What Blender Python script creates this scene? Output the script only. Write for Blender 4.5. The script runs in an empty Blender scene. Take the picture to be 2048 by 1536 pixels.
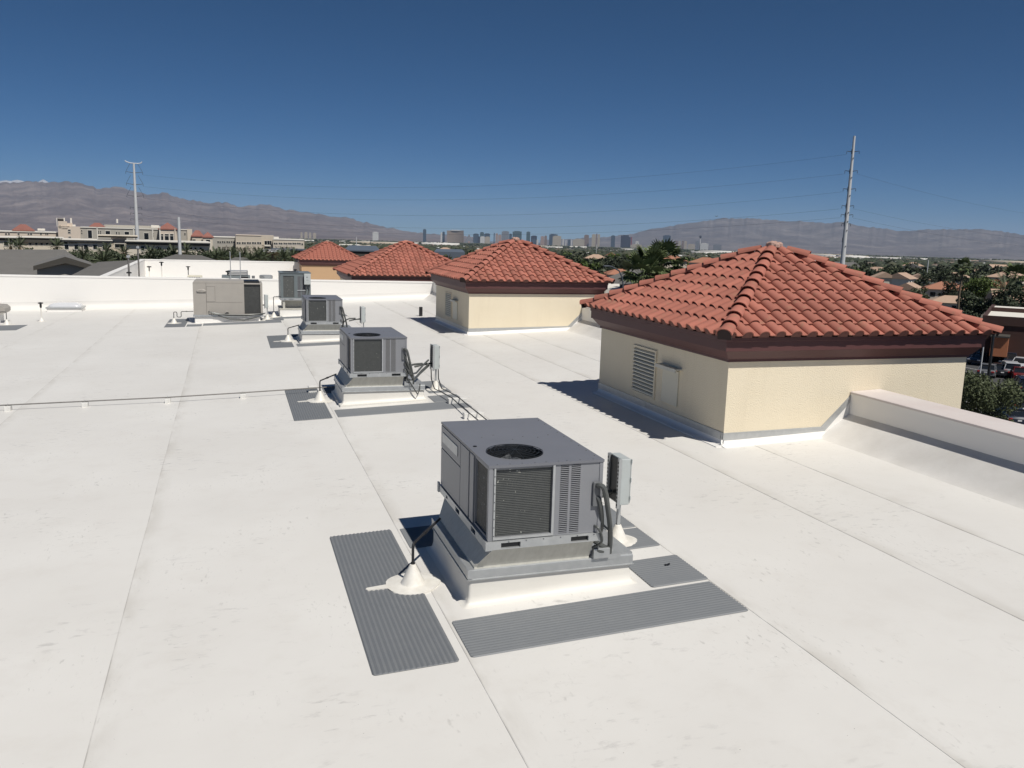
import bpy, bmesh, math, random
from mathutils import Vector, Matrix, noise
import numpy as np
R = math.radians
rnd = random.Random(7)
scene = bpy.context.scene
C = scene.collection

# ------------------------------------------------------------------ camera
CAM = Vector((0.0, 0.0, 3.8))
FPX, PITCH, ROLL, YAW = 1683.688, R(9.9141), R(1.6293), R(18.2383)
_fw = Vector((math.sin(YAW)*math.cos(PITCH), math.cos(YAW)*math.cos(PITCH), -math.sin(PITCH)))
_r0 = Vector((math.cos(YAW), -math.sin(YAW), 0)); _u0 = _r0.cross(_fw)
_r = _r0*math.cos(ROLL) + _u0*math.sin(ROLL); _u = -_r0*math.sin(ROLL) + _u0*math.cos(ROLL)
cd = bpy.data.cameras.new('camera'); cam = bpy.data.objects.new('camera', cd); C.objects.link(cam)
cd.sensor_width = 36; cd.lens = 36*FPX/2048; cd.clip_start = 0.1; cd.clip_end = 120000
cam.matrix_world = Matrix(((_r.x, _u.x, -_fw.x, CAM.x), (_r.y, _u.y, -_fw.y, CAM.y), (_r.z, _u.z, -_fw.z, CAM.z), (0, 0, 0, 1)))
scene.camera = cam

# ------------------------------------------------------------------ sky, sun, exposure
SUN = Vector((0.23, -0.61, 1.0)).normalized()
EL = math.asin(SUN.z); AZ = math.atan2(SUN.x, SUN.y)
w = bpy.data.worlds.new('World'); scene.world = w; w.use_nodes = True
nt = w.node_tree; nt.nodes.clear()
sk = nt.nodes.new('ShaderNodeTexSky'); sk.sky_type = 'NISHITA'; sk.sun_disc = False
sk.sun_elevation = EL; sk.sun_rotation = AZ; sk.altitude = 6000; sk.air_density = 1.0; sk.dust_density = 0.6; sk.ozone_density = 8.0
bg = nt.nodes.new('ShaderNodeBackground'); bg.inputs['Strength'].default_value = 0.05
wo = nt.nodes.new('ShaderNodeOutputWorld')
hs = nt.nodes.new('ShaderNodeHueSaturation'); hs.inputs['Saturation'].default_value = 1.13; hs.inputs['Hue'].default_value = 0.494; nt.links.new(sk.outputs[0], hs.inputs['Color']); nt.links.new(hs.outputs[0], bg.inputs[0]); nt.links.new(bg.outputs[0], wo.inputs[0])
sl = bpy.data.lights.new('sun', 'SUN'); sl.energy = 4.7; sl.angle = R(0.53); sl.color = (1.0, 0.958, 0.885)
so = bpy.data.objects.new('sun', sl); C.objects.link(so); so.rotation_euler = (-SUN).to_track_quat('-Z', 'Y').to_euler(); so.location = (0, 0, 60)
vs = scene.view_settings; vs.view_transform = 'Standard'; vs.look = 'None'; vs.exposure = 0.0; vs.gamma = 1.0; vs.use_curve_mapping = False
scene.cycles.max_bounces = 6; scene.cycles.diffuse_bounces = 4; scene.cycles.volume_bounces = 0

# ------------------------------------------------------------------ helpers
def ray(px, py): return _fw + _r*((px-1024)/FPX) - _u*((py-768)/FPX)
def at(px, py, D):
    """point of the place seen at pixel px,py of the survey photo, D metres away on the map"""
    d = ray(px, py); return CAM + d*(D/math.hypot(d.x, d.y))
def az(px): d = ray(px, 480); return math.atan2(d.x, d.y)
def aty(px, py, y): d = ray(px, py); return CAM + d*(y/d.y)
def rz(x, y):
    """height of the sloped white roof"""
    s = 0.0405*(x-2) if x > -1.19 else 0.0405*(-3.19) + 0.02*(x+1.19)
    return s - 0.0054*(y-8)
def terr(r):
    k = [(0, -10.5), (300, -10.5), (700, -13.5), (1000, -17), (3000, -38), (12000, -112), (22000, -190), (45000, -260)]
    for (a, za), (b, zb) in zip(k, k[1:]):
        if r <= b: return za + (zb-za)*(r-a)/(b-a)
    return k[-1][1]

class MB:
    """collects shapes and links them as ONE mesh object"""
    def __init__(s): s.v = []; s.f = []; s.m = []
    def add(s, vs, fs, mi=0):
        o = len(s.v); s.v += [tuple(p) for p in vs]; s.f += [tuple(i+o for i in f) for f in fs]; s.m += [mi]*len(fs); return s
    def box(s, x0, x1, y0, y1, z0, z1, mi=0, M=None):
        v = [Vector((x, y, z)) for z in (z0, z1) for y in (y0, y1) for x in (x0, x1)]
        if M: v = [M @ p for p in v]
        return s.add(v, [(0, 2, 3, 1), (4, 5, 7, 6), (0, 1, 5, 4), (2, 6, 7, 3), (0, 4, 6, 2), (1, 3, 7, 5)], mi)
    def bbox(s, x0, x1, y0, y1, z0, z1, b=0.01, mi=0):
        """box with bevelled edges"""
        X = (x0, x0+b, x1-b, x1); Y = (y0, y0+b, y1-b, y1); Z = (z0, z0+b, z1-b, z1)
        bm = bmesh.new(); bmesh.ops.create_cube(bm, size=1)
        for q in bm.verts: q.co = Vector((x0 if q.co.x < 0 else x1, y0 if q.co.y < 0 else y1, z0 if q.co.z < 0 else z1))
        bmesh.ops.bevel(bm, geom=bm.edges[:], offset=b, segments=2, affect='EDGES', profile=0.5)
        bm.verts.index_update()
        s.add([q.co for q in bm.verts], [[q.index for q in f.verts] for f in bm.faces], mi); bm.free(); return s
    def loft(s, rings, mi=0, caps=(True, True), closed=True):
        n = len(rings[0]); v = [p for r in rings for p in r]; f = []
        for k in range(len(rings)-1):
            for i in range(n if closed else n-1):
                j = (i+1) % n; f.append((k*n+i, k*n+j, (k+1)*n+j, (k+1)*n+i))
        if caps[0]: f.append(tuple(range(n))[::-1])
        if caps[1]: f.append(tuple((len(rings)-1)*n+i for i in range(n)))
        return s.add(v, f, mi)
    def tube(s, pts, r, n=8, mi=0, caps=True):
        pts = [Vector(p) for p in pts]; rings = []; up = Vector((0, 0, 1))
        rr = r if isinstance(r, (list, tuple)) else [r]*len(pts)
        a = None
        for i, p in enumerate(pts):
            t = (pts[min(i+1, len(pts)-1)] - pts[max(i-1, 0)]).normalized()
            if a is None: a = t.orthogonal().normalized()
            else: a = (a - t*a.dot(t)).normalized()
            b = t.cross(a)
            rings.append([p + (a*math.cos(2*math.pi*k/n) + b*math.sin(2*math.pi*k/n))*rr[i] for k in range(n)])
        return s.loft(rings, mi, (caps, caps))
    def lathe(s, prof, c=(0, 0, 0), n=24, mi=0, caps=(True, True)):
        c = Vector(c)
        return s.loft([[c + Vector((r*math.cos(2*math.pi*k/n), r*math.sin(2*math.pi*k/n), z)) for k in range(n)] for r, z in prof], mi, caps)
    def extr(s, poly, y0, y1, mi=0):
        """polygon in x,z pulled along y"""
        return s.loft([[Vector((x, y0, z)) for x, z in poly], [Vector((x, y1, z)) for x, z in poly]], mi)
    def mesh(s, name, mats):
        me = bpy.data.meshes.new(name); me.from_pydata(s.v, [], s.f)
        for m in (mats if isinstance(mats, (list, tuple)) else [mats]): me.materials.append(m)
        if any(s.m): me.polygons.foreach_set('material_index', s.m)
        bm = bmesh.new(); bm.from_mesh(me); bmesh.ops.recalc_face_normals(bm, faces=bm.faces[:]); bm.to_mesh(me); bm.free()
        me.update(); return me
    def build(s, name, mats, parent=None, smooth=False, loc=None, angle=40):
        me = s.mesh(name, mats)
        if smooth: me.shade_smooth() if smooth == 2 else smooth_by_angle(me, angle)
        return link(name, me, parent, loc)
def smooth_by_angle(me, deg):
    me.shade_smooth()
    try: me.set_sharp_from_angle(angle=R(deg))
    except Exception: pass
def link(name, me, parent=None, loc=None):
    o = bpy.data.objects.new(name, me); C.objects.link(o); o.parent = parent
    if loc is not None: o.location = loc
    return o
def tag(o, label=None, cat=None, group=None, kind=None):
    if label: o['label'] = label
    if cat: o['category'] = cat
    if group: o['group'] = group
    if kind: o['kind'] = kind
    return o
def thing(name, label, cat, loc=(0, 0, 0), rz_=0, group=None):
    o = bpy.data.objects.new(name, None); C.objects.link(o); o.location = loc; o.rotation_euler = (0, 0, rz_); o.empty_display_size = 0.2
    return tag(o, label, cat, group)
def kids(o): return KID.get(o.name, [])
def copy_tree(o, loc=None, rot=None, label=None, parent=None, chmap=None):
    chmap = chmap or childmap()
    c = o.copy(); C.objects.link(c)
    if parent is not None: c.parent = parent
    if loc is not None: c.location = loc
    if rot is not None: c.rotation_euler = (0, 0, rot)
    if label: c['label'] = label
    for ch in chmap.get(o, []): copy_tree(ch, parent=c, chmap=chmap)
    return c
def childmap():
    m = {}
    for o in bpy.data.objects:
        if o.parent: m.setdefault(o.parent, []).append(o)
    return m

# ------------------------------------------------------------------ materials
def mat(name, col, rough=0.6, metal=0.0, col2=None, scale=3.0, amt=0.5, bump=0.0, bscale=40, spec=0.5, rand=0.0, detail=5, stretch=None):
    m = bpy.data.materials.new(name); m.use_nodes = True; N = m.node_tree.nodes; L = m.node_tree.links
    p = N['Principled BSDF']; p.inputs['Roughness'].default_value = rough; p.inputs['Metallic'].default_value = metal
    p.inputs['Specular IOR Level'].default_value = spec
    p.inputs['Base Color'].default_value = (*col, 1)
    tc = N.new('ShaderNodeTexCoord'); src = tc.outputs['Object']
    if stretch:
        mp = N.new('ShaderNodeMapping'); mp.inputs['Scale'].default_value = stretch; L.new(src, mp.inputs[0]); src = mp.outputs[0]
    out = None
    if col2:
        n = N.new('ShaderNodeTexNoise'); n.inputs['Scale'].default_value = scale; n.inputs['Detail'].default_value = detail; n.inputs['Roughness'].default_value = 0.65
        L.new(src, n.inputs['Vector'])
        rp = N.new('ShaderNodeValToRGB'); rp.color_ramp.elements[0].position = 0.5-0.35*amt; rp.color_ramp.elements[1].position = 0.5+0.35*amt
        rp.color_ramp.elements[0].color = (*col, 1); rp.color_ramp.elements[1].color = (*col2, 1)
        L.new(n.outputs['Fac'], rp.inputs[0]); out = rp.outputs[0]
    if rand:
        oi = N.new('ShaderNodeObjectInfo'); mr = N.new('ShaderNodeMapRange'); mr.inputs['To Min'].default_value = 1-rand; mr.inputs['To Max'].default_value = 1+rand
        L.new(oi.outputs['Random'], mr.inputs['Value'])
        hs = N.new('ShaderNodeHueSaturation'); L.new(mr.outputs[0], hs.inputs['Value'])
        if out: L.new(out, hs.inputs['Color'])
        else: hs.inputs['Color'].default_value = (*col, 1)
        out = hs.outputs[0]
    if out: L.new(out, p.inputs['Base Color'])
    if bump:
        n2 = N.new('ShaderNodeTexNoise'); n2.inputs['Scale'].default_value = bscale; n2.inputs['Detail'].default_value = 4
        L.new(src, n2.inputs['Vector'])
        b = N.new('ShaderNodeBump'); b.inputs['Strength'].default_value = bump; b.inputs['Distance'].default_value = 0.01
        L.new(n2.outputs['Fac'], b.inputs['Height']); L.new(b.outputs[0], p.inputs['Normal'])
    return m
def emissionless(*a): pass
M = {}
HAZE = 1.85e-5
M['wall_white'] = mat('white_membrane_wall', (0.82, 0.80, 0.765), 0.45, 0, (0.79, 0.77, 0.735), 0.5, 0.9, 0.06, 4)
M['boot'] = mat('white_boot', (0.78, 0.76, 0.71), 0.4, 0, (0.62, 0.59, 0.53), 9, 0.8, 0.1, 30)
M['galv'] = mat('galvanised_steel', (0.40, 0.415, 0.42), 0.42, 0.55, (0.54, 0.55, 0.55), 7, 0.9, 0.05, 30)
M['galv_dirty'] = mat('stained_galvanised_steel', (0.46, 0.445, 0.39), 0.55, 0.15, (0.62, 0.605, 0.545), 5, 0.9, 0.05, 30, stretch=(3, 3, 0.7))
M['cabinet'] = mat('grey_cabinet_paint', (0.205, 0.21, 0.225), 0.42, 0.0, (0.235, 0.24, 0.255), 2.5, 1.0, 0.03, 25)
M['cove'] = mat('white_membrane_cove', (0.66, 0.645, 0.615), 0.5, 0, (0.62, 0.60, 0.57), 0.6, 0.8)
M['coil_dark'] = mat('dark_condenser_coil', (0.060, 0.062, 0.060), 0.6, 0.1, (0.08, 0.081, 0.078), 9)
M['lid'] = mat('cabinet_grey_darkened_top', (0.145, 0.15, 0.168), 0.45, 0.0, (0.17, 0.175, 0.195), 1.8, 1.0, 0.03, 25)  # cabinet grey darkened for the top, in place of dimmer light there
M['curb'] = mat('white_curb_membrane', (0.70, 0.68, 0.63), 0.5, 0, (0.64, 0.615, 0.565), 2.2, 1, 0.15, 8)
M['cabinet_dark'] = mat('dark_grey_cabinet_paint', (0.12, 0.125, 0.135), 0.45, 0, (0.14, 0.145, 0.15), 3, 1)
M['coil'] = mat('condenser_coil', (0.098, 0.102, 0.098), 0.6, 0.2, (0.132, 0.136, 0.13), 14, 0.8, 0.1, 120)
M['coil_side'] = mat('weathered_coil', (0.16, 0.15, 0.13), 0.7, 0.1, (0.27, 0.25, 0.22), 22, 0.7, 0.2, 90)
def speckle(m, thr=0.735, sc=26):
    N = m.node_tree.nodes; L = m.node_tree.links; p = N['Principled BSDF']; src = p.inputs['Base Color'].links[0].from_socket
    g = N.new('ShaderNodeNewGeometry'); n = N.new('ShaderNodeTexNoise'); n.inputs['Scale'].default_value = sc; n.inputs['Detail'].default_value = 1; L.new(g.outputs['Position'], n.inputs['Vector'])
    r = N.new('ShaderNodeMapRange'); r.inputs[1].default_value = thr; r.inputs[2].default_value = thr+.02; L.new(n.outputs['Fac'], r.inputs[0])
    k = N.new('ShaderNodeMix'); k.data_type = 'RGBA'; L.new(r.outputs[0], k.inputs['Factor']); L.new(src, k.inputs[6]); k.inputs[7].default_value = (0.50, 0.50, 0.45, 1); L.new(k.outputs[2], p.inputs['Base Color'])
speckle(M['coil']); speckle(M['coil_side'], .70, 34)
M['black'] = mat('black_metal', (0.012, 0.013, 0.015), 0.5)
M['wire'] = mat('black_wire', (0.03, 0.033, 0.036), 0.45, 0.3)
M['conduit'] = mat('grey_flexible_conduit', (0.075, 0.08, 0.08), 0.4, 0.1, (0.10, 0.105, 0.10), 8)
M['pipe_black'] = mat('black_pipe', (0.02, 0.02, 0.022), 0.45)
M['pipe_gas'] = mat('grey_steel_pipe', (0.22, 0.21, 0.20), 0.5, 0.4, (0.16, 0.15, 0.14), 6)
M['block'] = mat('white_support_block', (0.74, 0.73, 0.70), 0.5, 0, (0.6, 0.59, 0.56), 9)
M['box'] = mat('pale_grey_enclosure', (0.50, 0.535, 0.53), 0.45, 0.15, (0.46, 0.49, 0.48), 6)
M['beige'] = mat('beige_cabinet_paint', (0.375, 0.348, 0.312), 0.5, 0, (0.345, 0.322, 0.29), 2.2)
M['beige_line'] = mat('beige_panel_gap', (0.10, 0.09, 0.08), 0.6)
M['greenish'] = mat('grey_green_cabinet_paint', (0.135, 0.16, 0.168), 0.45, 0, (0.16, 0.183, 0.19), 3)
M['cornice'] = mat('maroon_cornice_paint', (0.082, 0.031, 0.030), 0.55, 0, (0.098, 0.038, 0.036), 2, 1, 0.06, 30)
M['louver'] = mat('cream_louver_paint', (0.60, 0.57, 0.47), 0.5)
M['louver_dark'] = mat('louver_back', (0.05, 0.048, 0.042), 0.8)
M['mortar'] = mat('hip_mortar', (0.34, 0.20, 0.16), 0.9, 0, (0.45, 0.32, 0.27), 12, 0.8, 0.5, 40)
M['eave_stop'] = mat('brown_eave_mortar', (0.13, 0.055, 0.045), 0.9, 0, (0.17, 0.075, 0.06), 20)
M['under'] = mat('dark_roof_underlay', (0.035, 0.022, 0.02), 0.9)

def pad_mat():
    m = mat('grey_walkway_pad', (0.148, 0.158, 0.170), 0.6, 0, (0.172, 0.180, 0.188), 5, 1)
    return m
M['pad'] = pad_mat()

def stucco():
    m = mat('cream_stucco', (0.775, 0.69, 0.53), 0.9, 0, (0.725, 0.635, 0.475), 1.1, 1.0, 0.55, 55)
    N = m.node_tree.nodes; L = m.node_tree.links
    b = [n for n in N if n.type == 'BUMP'][0]; b.inputs['Distance'].default_value = 0.025
    p = N['Principled BSDF']; src = p.inputs['Base Color'].links[0].from_socket
    tc = [n for n in N if n.type == 'TEX_COORD'][0]; mp = N.new('ShaderNodeMapping'); mp.inputs['Scale'].default_value = (2.6, 2.6, 0.22); L.new(tc.outputs['Object'], mp.inputs[0])
    n = N.new('ShaderNodeTexNoise'); n.inputs['Scale'].default_value = 1.6; n.inputs['Detail'].default_value = 6; n.inputs['Roughness'].default_value = 0.7; L.new(mp.outputs[0], n.inputs['Vector'])
    r = N.new('ShaderNodeMapRange'); r.inputs[1].default_value = 0.52; r.inputs[2].default_value = 0.78; r.inputs[4].default_value = 0.14; L.new(n.outputs['Fac'], r.inputs[0])
    k = N.new('ShaderNodeMix'); k.data_type = 'RGBA'; L.new(r.outputs[0], k.inputs['Factor']); L.new(src, k.inputs[6]); k.inputs[7].default_value = (0.50, 0.41, 0.29, 1); L.new(k.outputs[2], p.inputs['Base Color'])
    return m
M['stucco'] = stucco()
M['stucco_tan'] = mat('tan_stucco', (0.50, 0.33, 0.19), 0.9, 0, (0.46, 0.30, 0.175), 1.1, 1, 0.4, 50)

def tile_mat():
    m = mat('terracotta_tile', (0.385, 0.143, 0.102), 0.85, 0, (0.325, 0.125, 0.094), 4, 0.9, 0.25, 60, 0.3, rand=0.15)
    N = m.node_tree.nodes; L = m.node_tree.links; p = N['Principled BSDF']
    src = p.inputs['Base Color'].links[0].from_socket
    n = N.new('ShaderNodeTexNoise'); n.inputs['Scale'].default_value = 6; n.inputs['Detail'].default_value = 6
    g = N.new('ShaderNodeNewGeometry'); L.new(g.outputs['Position'], n.inputs['Vector'])
    rp = N.new('ShaderNodeValToRGB'); rp.color_ramp.elements[0].position = 0.58; rp.color_ramp.elements[1].position = 0.76
    L.new(n.outputs['Fac'], rp.inputs[0])
    mx = N.new('ShaderNodeMix'); mx.data_type = 'RGBA'; L.new(rp.outputs[0], mx.inputs['Factor']); L.new(src, mx.inputs[6]); mx.inputs[7].default_value = (0.30, 0.155, 0.105, 1)
    L.new(mx.outputs[2], p.inputs['Base Color'])
    return m
M['tile'] = tile_mat()

def membrane():
    """white single-ply roofing: dust blotches, scuffs and dirt along the lapped seam (uv.x = metres from the seam)"""
    m = bpy.data.materials.new('white_roof_membrane'); m.use_nodes = True; N = m.node_tree.nodes; L = m.node_tree.links
    p = N['Principled BSDF']; p.inputs['Roughness'].default_value = 0.5; p.inputs['Specular IOR Level'].default_value = 0.35
    g = N.new('ShaderNodeNewGeometry'); pos = g.outputs['Position']
    def nz(scale, detail=5, rough=0.6, stretch=None, rot=0):
        n = N.new('ShaderNodeTexNoise'); n.inputs['Scale'].default_value = scale; n.inputs['Detail'].default_value = detail; n.inputs['Roughness'].default_value = rough
        if stretch:
            mp = N.new('ShaderNodeMapping'); mp.inputs['Scale'].default_value = stretch; mp.inputs['Rotation'].default_value = (0, 0, rot); L.new(pos, mp.inputs[0]); L.new(mp.outputs[0], n.inputs['Vector'])
        else: L.new(pos, n.inputs['Vector'])
        return n.outputs['Fac']
    def rng(s, a, b, c=0.0, d=1.0):
        r = N.new('ShaderNodeMapRange'); r.inputs[1].default_value = a; r.inputs[2].default_value = b; r.inputs[3].default_value = c; r.inputs[4].default_value = d; L.new(s, r.inputs[0]); return r.outputs[0]
    def mul(a, b):
        k = N.new('ShaderNodeMath'); k.operation = 'MULTIPLY'
        L.new(a, k.inputs[0])
        if isinstance(b, (int, float)): k.inputs[1].default_value = b
        else: L.new(b, k.inputs[1])
        return k.outputs[0]
    def mix(f, a, b):
        k = N.new('ShaderNodeMix'); k.data_type = 'RGBA'; L.new(f, k.inputs['Factor'])
        for i, q in ((6, a), (7, b)):
            if isinstance(q, tuple): k.inputs[i].default_value = (*q, 1)
            else: L.new(q, k.inputs[i])
        return k.outputs[2]
    base = mix(rng(nz(0.35, 4), 0.3, 0.7), (0.63, 0.613, 0.583), (0.685, 0.671, 0.642))
    base = mix(mul(rng(nz(1.7, 6, 0.7), 0.52, 0.75), 0.30), base, (0.55, 0.52, 0.48))
    # scuffs: short grey marks, in patches
    sc = mul(rng(nz(5.5, 5, 0.62, (1.0, 2.2, 1), 0.6), 0.57, 0.70), rng(nz(0.45, 3), 0.50, 0.64))
    sc2 = mul(rng(nz(8, 4, 0.6, (2.6, 1.0, 1), -0.5), 0.60, 0.72), rng(nz(0.7, 3), 0.50, 0.62))
    st = rng(nz(0.23, 5, 0.7), 0.56, 0.74); base = mix(mul(st, 0.11), base, (0.47, 0.42, 0.36))
    base = mix(mul(sc, 0.55), base, (0.33, 0.32, 0.31)); base = mix(mul(sc2, 0.55), base, (0.36, 0.35, 0.33))
    sp = rng(nz(38, 1), 0.80, 0.82); base = mix(mul(sp, 0.7), base, (0.14, 0.13, 0.12))
    uv = N.new('ShaderNodeUVMap'); sx = N.new('ShaderNodeSeparateXYZ'); L.new(uv.outputs[0], sx.inputs[0]); u = sx.outputs[0]
    band = mul(rng(u, 0.22, 0.0), rng(nz(1.1, 4, 0.6, (3, 1, 1)), 0.40, 0.62)); base = mix(mul(band, 0.34), base, (0.36, 0.33, 0.28))
    line = mul(rng(u, 0.016, 0.006), rng(nz(1.3, 5), 0.38, 0.66)); base = mix(mul(line, 0.42), base, (0.16, 0.145, 0.13))
    L.new(base, p.inputs['Base Color'])
    b = N.new('ShaderNodeBump'); b.inputs['Strength'].default_value = 0.25; b.inputs['Distance'].default_value = 0.03
    L.new(nz(0.9, 4), b.inputs['Height']); b2 = N.new('ShaderNodeBump'); b2.inputs['Strength'].default_value = 0.1; b2.inputs['Distance'].default_value = 0.004
    L.new(nz(60, 3), b2.inputs['Height']); L.new(b.outputs[0], b2.inputs['Normal']); L.new(b2.outputs[0], p.inputs['Normal'])
    return m
M['membrane'] = membrane()
# ------------------------------------------------------------------ the white roof
def drift(x, y):
    d = {-1.19: -0.0110, 1.913: 0.0, -4.5: -0.0135}.get(x, 0.0)
    return x + d*(y-8)
roof_mb = MB()
roof_mb.extr([(-24, -10.49), (10.9, -10.49), (10.9, 0.06), (-1.19, -0.42), (-24, -0.95)], -14, 48.2)
roof_mb.box(10.9, 12.9, 18.2, 30.6, -10.49, 0.02)
roof_mb.box(-7.6, 12.5, 48.2, 77.5, -10.49, -0.62)
M['bldg_wall'] = mat('building_wall', (0.60, 0.50, 0.36), 0.9, 0, (0.55, 0.46, 0.33), 1.2, 1, 0.3, 40)
roof = tag(roof_mb.build('roof', M['bldg_wall']), kind='structure')
SEAMS = [-24, -20.6, -17.3, -14.0, -10.8, -7.6, -4.5, -1.19, 1.913, 4.88, 7.26, 8.72, 10.16]
def sheet(xa, xb, y0, y1, first, last=False):
    ys = np.linspace(y0, y1, 32); v = []; f = []; uv = []
    for y in ys:
        a = drift(xa, y) + 0.004*math.sin(y*1.7+xa) + 0.003*math.sin(y*4.3); b = drift(xb, y) + (0 if last else 0.07)
        row = [(a, rz(a, y)-0.002, 0), (a+0.004, rz(a, y)+0.0042, 0)] + [(a+q, rz(a+q, y)+0.0042*(1-q/(b-a)), q) for q in (0.02, 0.035, 0.25, (b-a)*0.5, b-a)]
        for x, z, u in row: v.append((x, y, z)); uv.append((u, y))
    n = 7
    for k in range(len(ys)-1):
        for i in range(n-1): f.append((k*n+i, k*n+i+1, (k+1)*n+i+1, (k+1)*n+i))
    me = bpy.data.meshes.new('membrane_sheet'); me.from_pydata(v, [], f); me.materials.append(M['membrane'])
    l = me.uv_layers.new(name='UVMap'); l.data.foreach_set('uv', [c for lp in me.loops for c in uv[lp.vertex_index]])
    return link('membrane_sheet', me, roof)
for i in range(len(SEAMS)-1): sheet(SEAMS[i], SEAMS[i+1], -13.9, 48.0, i == 0, i == len(SEAMS)-2)
sheet(10.13, 12.12, 17.5, 31.0, False, True)
mb = MB(); mb.add([(-7.3, 48.3, -0.6), (12, 48.3, -0.6), (12, 77.2, -0.6), (-7.3, 77.2, -0.6)], [(0, 1, 2, 3)])
o = mb.build('membrane_sheet', M['membrane'], roof); o.data.uv_layers.new(name='UVMap')
for d in o.data.uv_layers[0].data: d.uv = (1.5, 0)

# ------------------------------------------------------------------ parapet walls
def side_parapet(y0, y1, label, dx=0.0, dz=0.0):
    t = thing('parapet_wall', label, 'wall', (10.84+dx, (y0+y1)/2, dz))
    c = (y0+y1)/2
    def prof(poly, name, m, ya=y0, yb=y1, sm=False):
        mb = MB(); n = max(2, int((yb-ya)/1.5)); rings = []
        for k in range(n+1):
            y = ya + (yb-ya)*k/n; s = -0.0054*(y-8)
            rings.append([Vector((x-10.84 + (0.006*math.sin(y*2.3+z*5) if fl else 0), y-c, z + (s if fl else 0))) for x, z, fl in poly])
        mb.loft(rings); return mb.build(name, m, t, smooth=sm, angle=25)
    prof([(10.84, 0.1, 0), (10.84, 1.125, 0), (11.50, 1.15, 0), (11.50, -10.48, 0), (10.95, -10.48, 0), (10.95, 0.1, 0)], 'wall', M['wall_white'])
    prof([(10.10, 0.322, 1), (10.17, 0.337, 1), (10.24, 0.358, 1), (10.32, 0.395, 1), (10.45, 0.475, 1), (10.65, 0.61, 1), (10.838, 0.745, 1), (10.838, 0.15, 1), (10.10, 0.20, 1)], 'cant_strip', M['cant'], sm=True)
    prof([(10.825, 1.10, 0), (10.825, 1.133, 0), (10.85, 1.142, 0), (11.50, 1.167, 0), (11.53, 1.160, 0), (11.53, 1.08, 0), (11.503, 1.08, 0), (11.503, 1.152, 0), (10.838, 1.128, 0), (10.838, 1.10, 0)], 'coping', M['coping'])
    return t
M['cant'] = mat('white_membrane_cant', (0.70, 0.685, 0.66), 0.5, 0, (0.54, 0.52, 0.49), 1.1, 0.75, 0.3, 4)
M['coping'] = mat('pinkish_white_coping', (0.66, 0.625, 0.60), 0.55, 0, (0.58, 0.50, 0.48), 0.8, 0.8, 0.1, 6)
side_parapet(-13.9, 12.705, 'low white roof edge wall beside the nearest tiled tower, running to the right edge of the photo')
side_parapet(18.19, 30.36, 'short white roof edge wall between the two cream towers', 1.94, 0.075)
side_parapet(35.85, 48.0, 'white roof edge wall behind the second cream tower, at the corner')
def cross_parapet(name, x0, x1, y, ztop, zbot, label, cove=True, z1=None):
    t = thing(name, label, 'wall', ((x0+x1)/2, y, 0)); c = (x0+x1)/2
    z1 = ztop if z1 is None else z1
    n = 24; rings = []
    for k in range(n+1):
        x = x0+(x1-x0)*k/n; zt = ztop+(z1-ztop)*k/n; b = zbot(x)
        rings.append([Vector((x-c, yy, z)) for yy, z in ((0, b-0.3), (0.004*math.sin(x*3.1), b+0.5*(zt-b)), (0, zt), (0.42, zt+0.01), (0.42, b-0.3))])
    MB().loft(rings).build('wall', M['wall_white'], t)
    rings = []
    for k in range(n+1):
        x = x0+(x1-x0)*k/n; zt = ztop+(z1-ztop)*k/n
        rings.append([Vector((x-c, yy, zt+dz)) for yy, dz in ((-0.02, -0.05), (-0.02, 0.012), (0.0, 0.022), (0.44, 0.03), (0.44, -0.05), (0.425, -0.05), (0.425, 0.016), (-0.003, 0.008), (-0.003, -0.05))])
    MB().loft(rings).build('coping', M['wall_white'], t)
    if cove:
        rings = []
        for k in range(n+1):
            x = x0+(x1-x0)*k/n; b = zbot(x)
            rings.append([Vector((x-c, yy, b+dz)) for yy, dz in ((-0.52, -0.02), (-0.50, 0.008), (-0.35, 0.03), (-0.2, 0.075), (-0.09, 0.15), (-0.03, 0.25), (-0.002, 0.40), (-0.002, -0.1))])
        MB().loft(rings).build('cant_strip', M['cove'], t, smooth=True, angle=60)
    return t
cross_parapet('parapet_wall', -26, 10.835, 48.0, 1.28, lambda x: rz(x, 48), 'long bright white wall across the back of the near roof', z1=1.075)
cross_parapet('parapet_wall', -7.2, 5.34, 77.0, 1.07, lambda x: -0.6, 'bright white wall at the far end, behind the roof ladder', False)
t = thing('parapet_wall', 'shaded white wall sloping away on the left, beyond the long white wall', 'wall', (-7.2, 63, 0))
q = [Vector((xx, yy, zz)) for yy, zt in ((-14.3, 0.80), (14.4, 1.07)) for xx, zz in ((-0.35, -0.7), (0, -0.7), (0, zt), (-0.35, zt))]
MB().loft([q[:4], q[4:]]).build('wall', M['wall_white'], t)
q = [Vector((xx, yy, zz)) for yy, zt in ((-14.3, 0.80), (14.42, 1.07)) for xx, zz in ((-0.37, zt+.003), (0.02, zt+.003), (0.02, zt+0.03), (-0.37, zt+0.03))]
MB().loft([q[:4], q[4:]]).build('coping', M['wall_white'], t)

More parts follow.
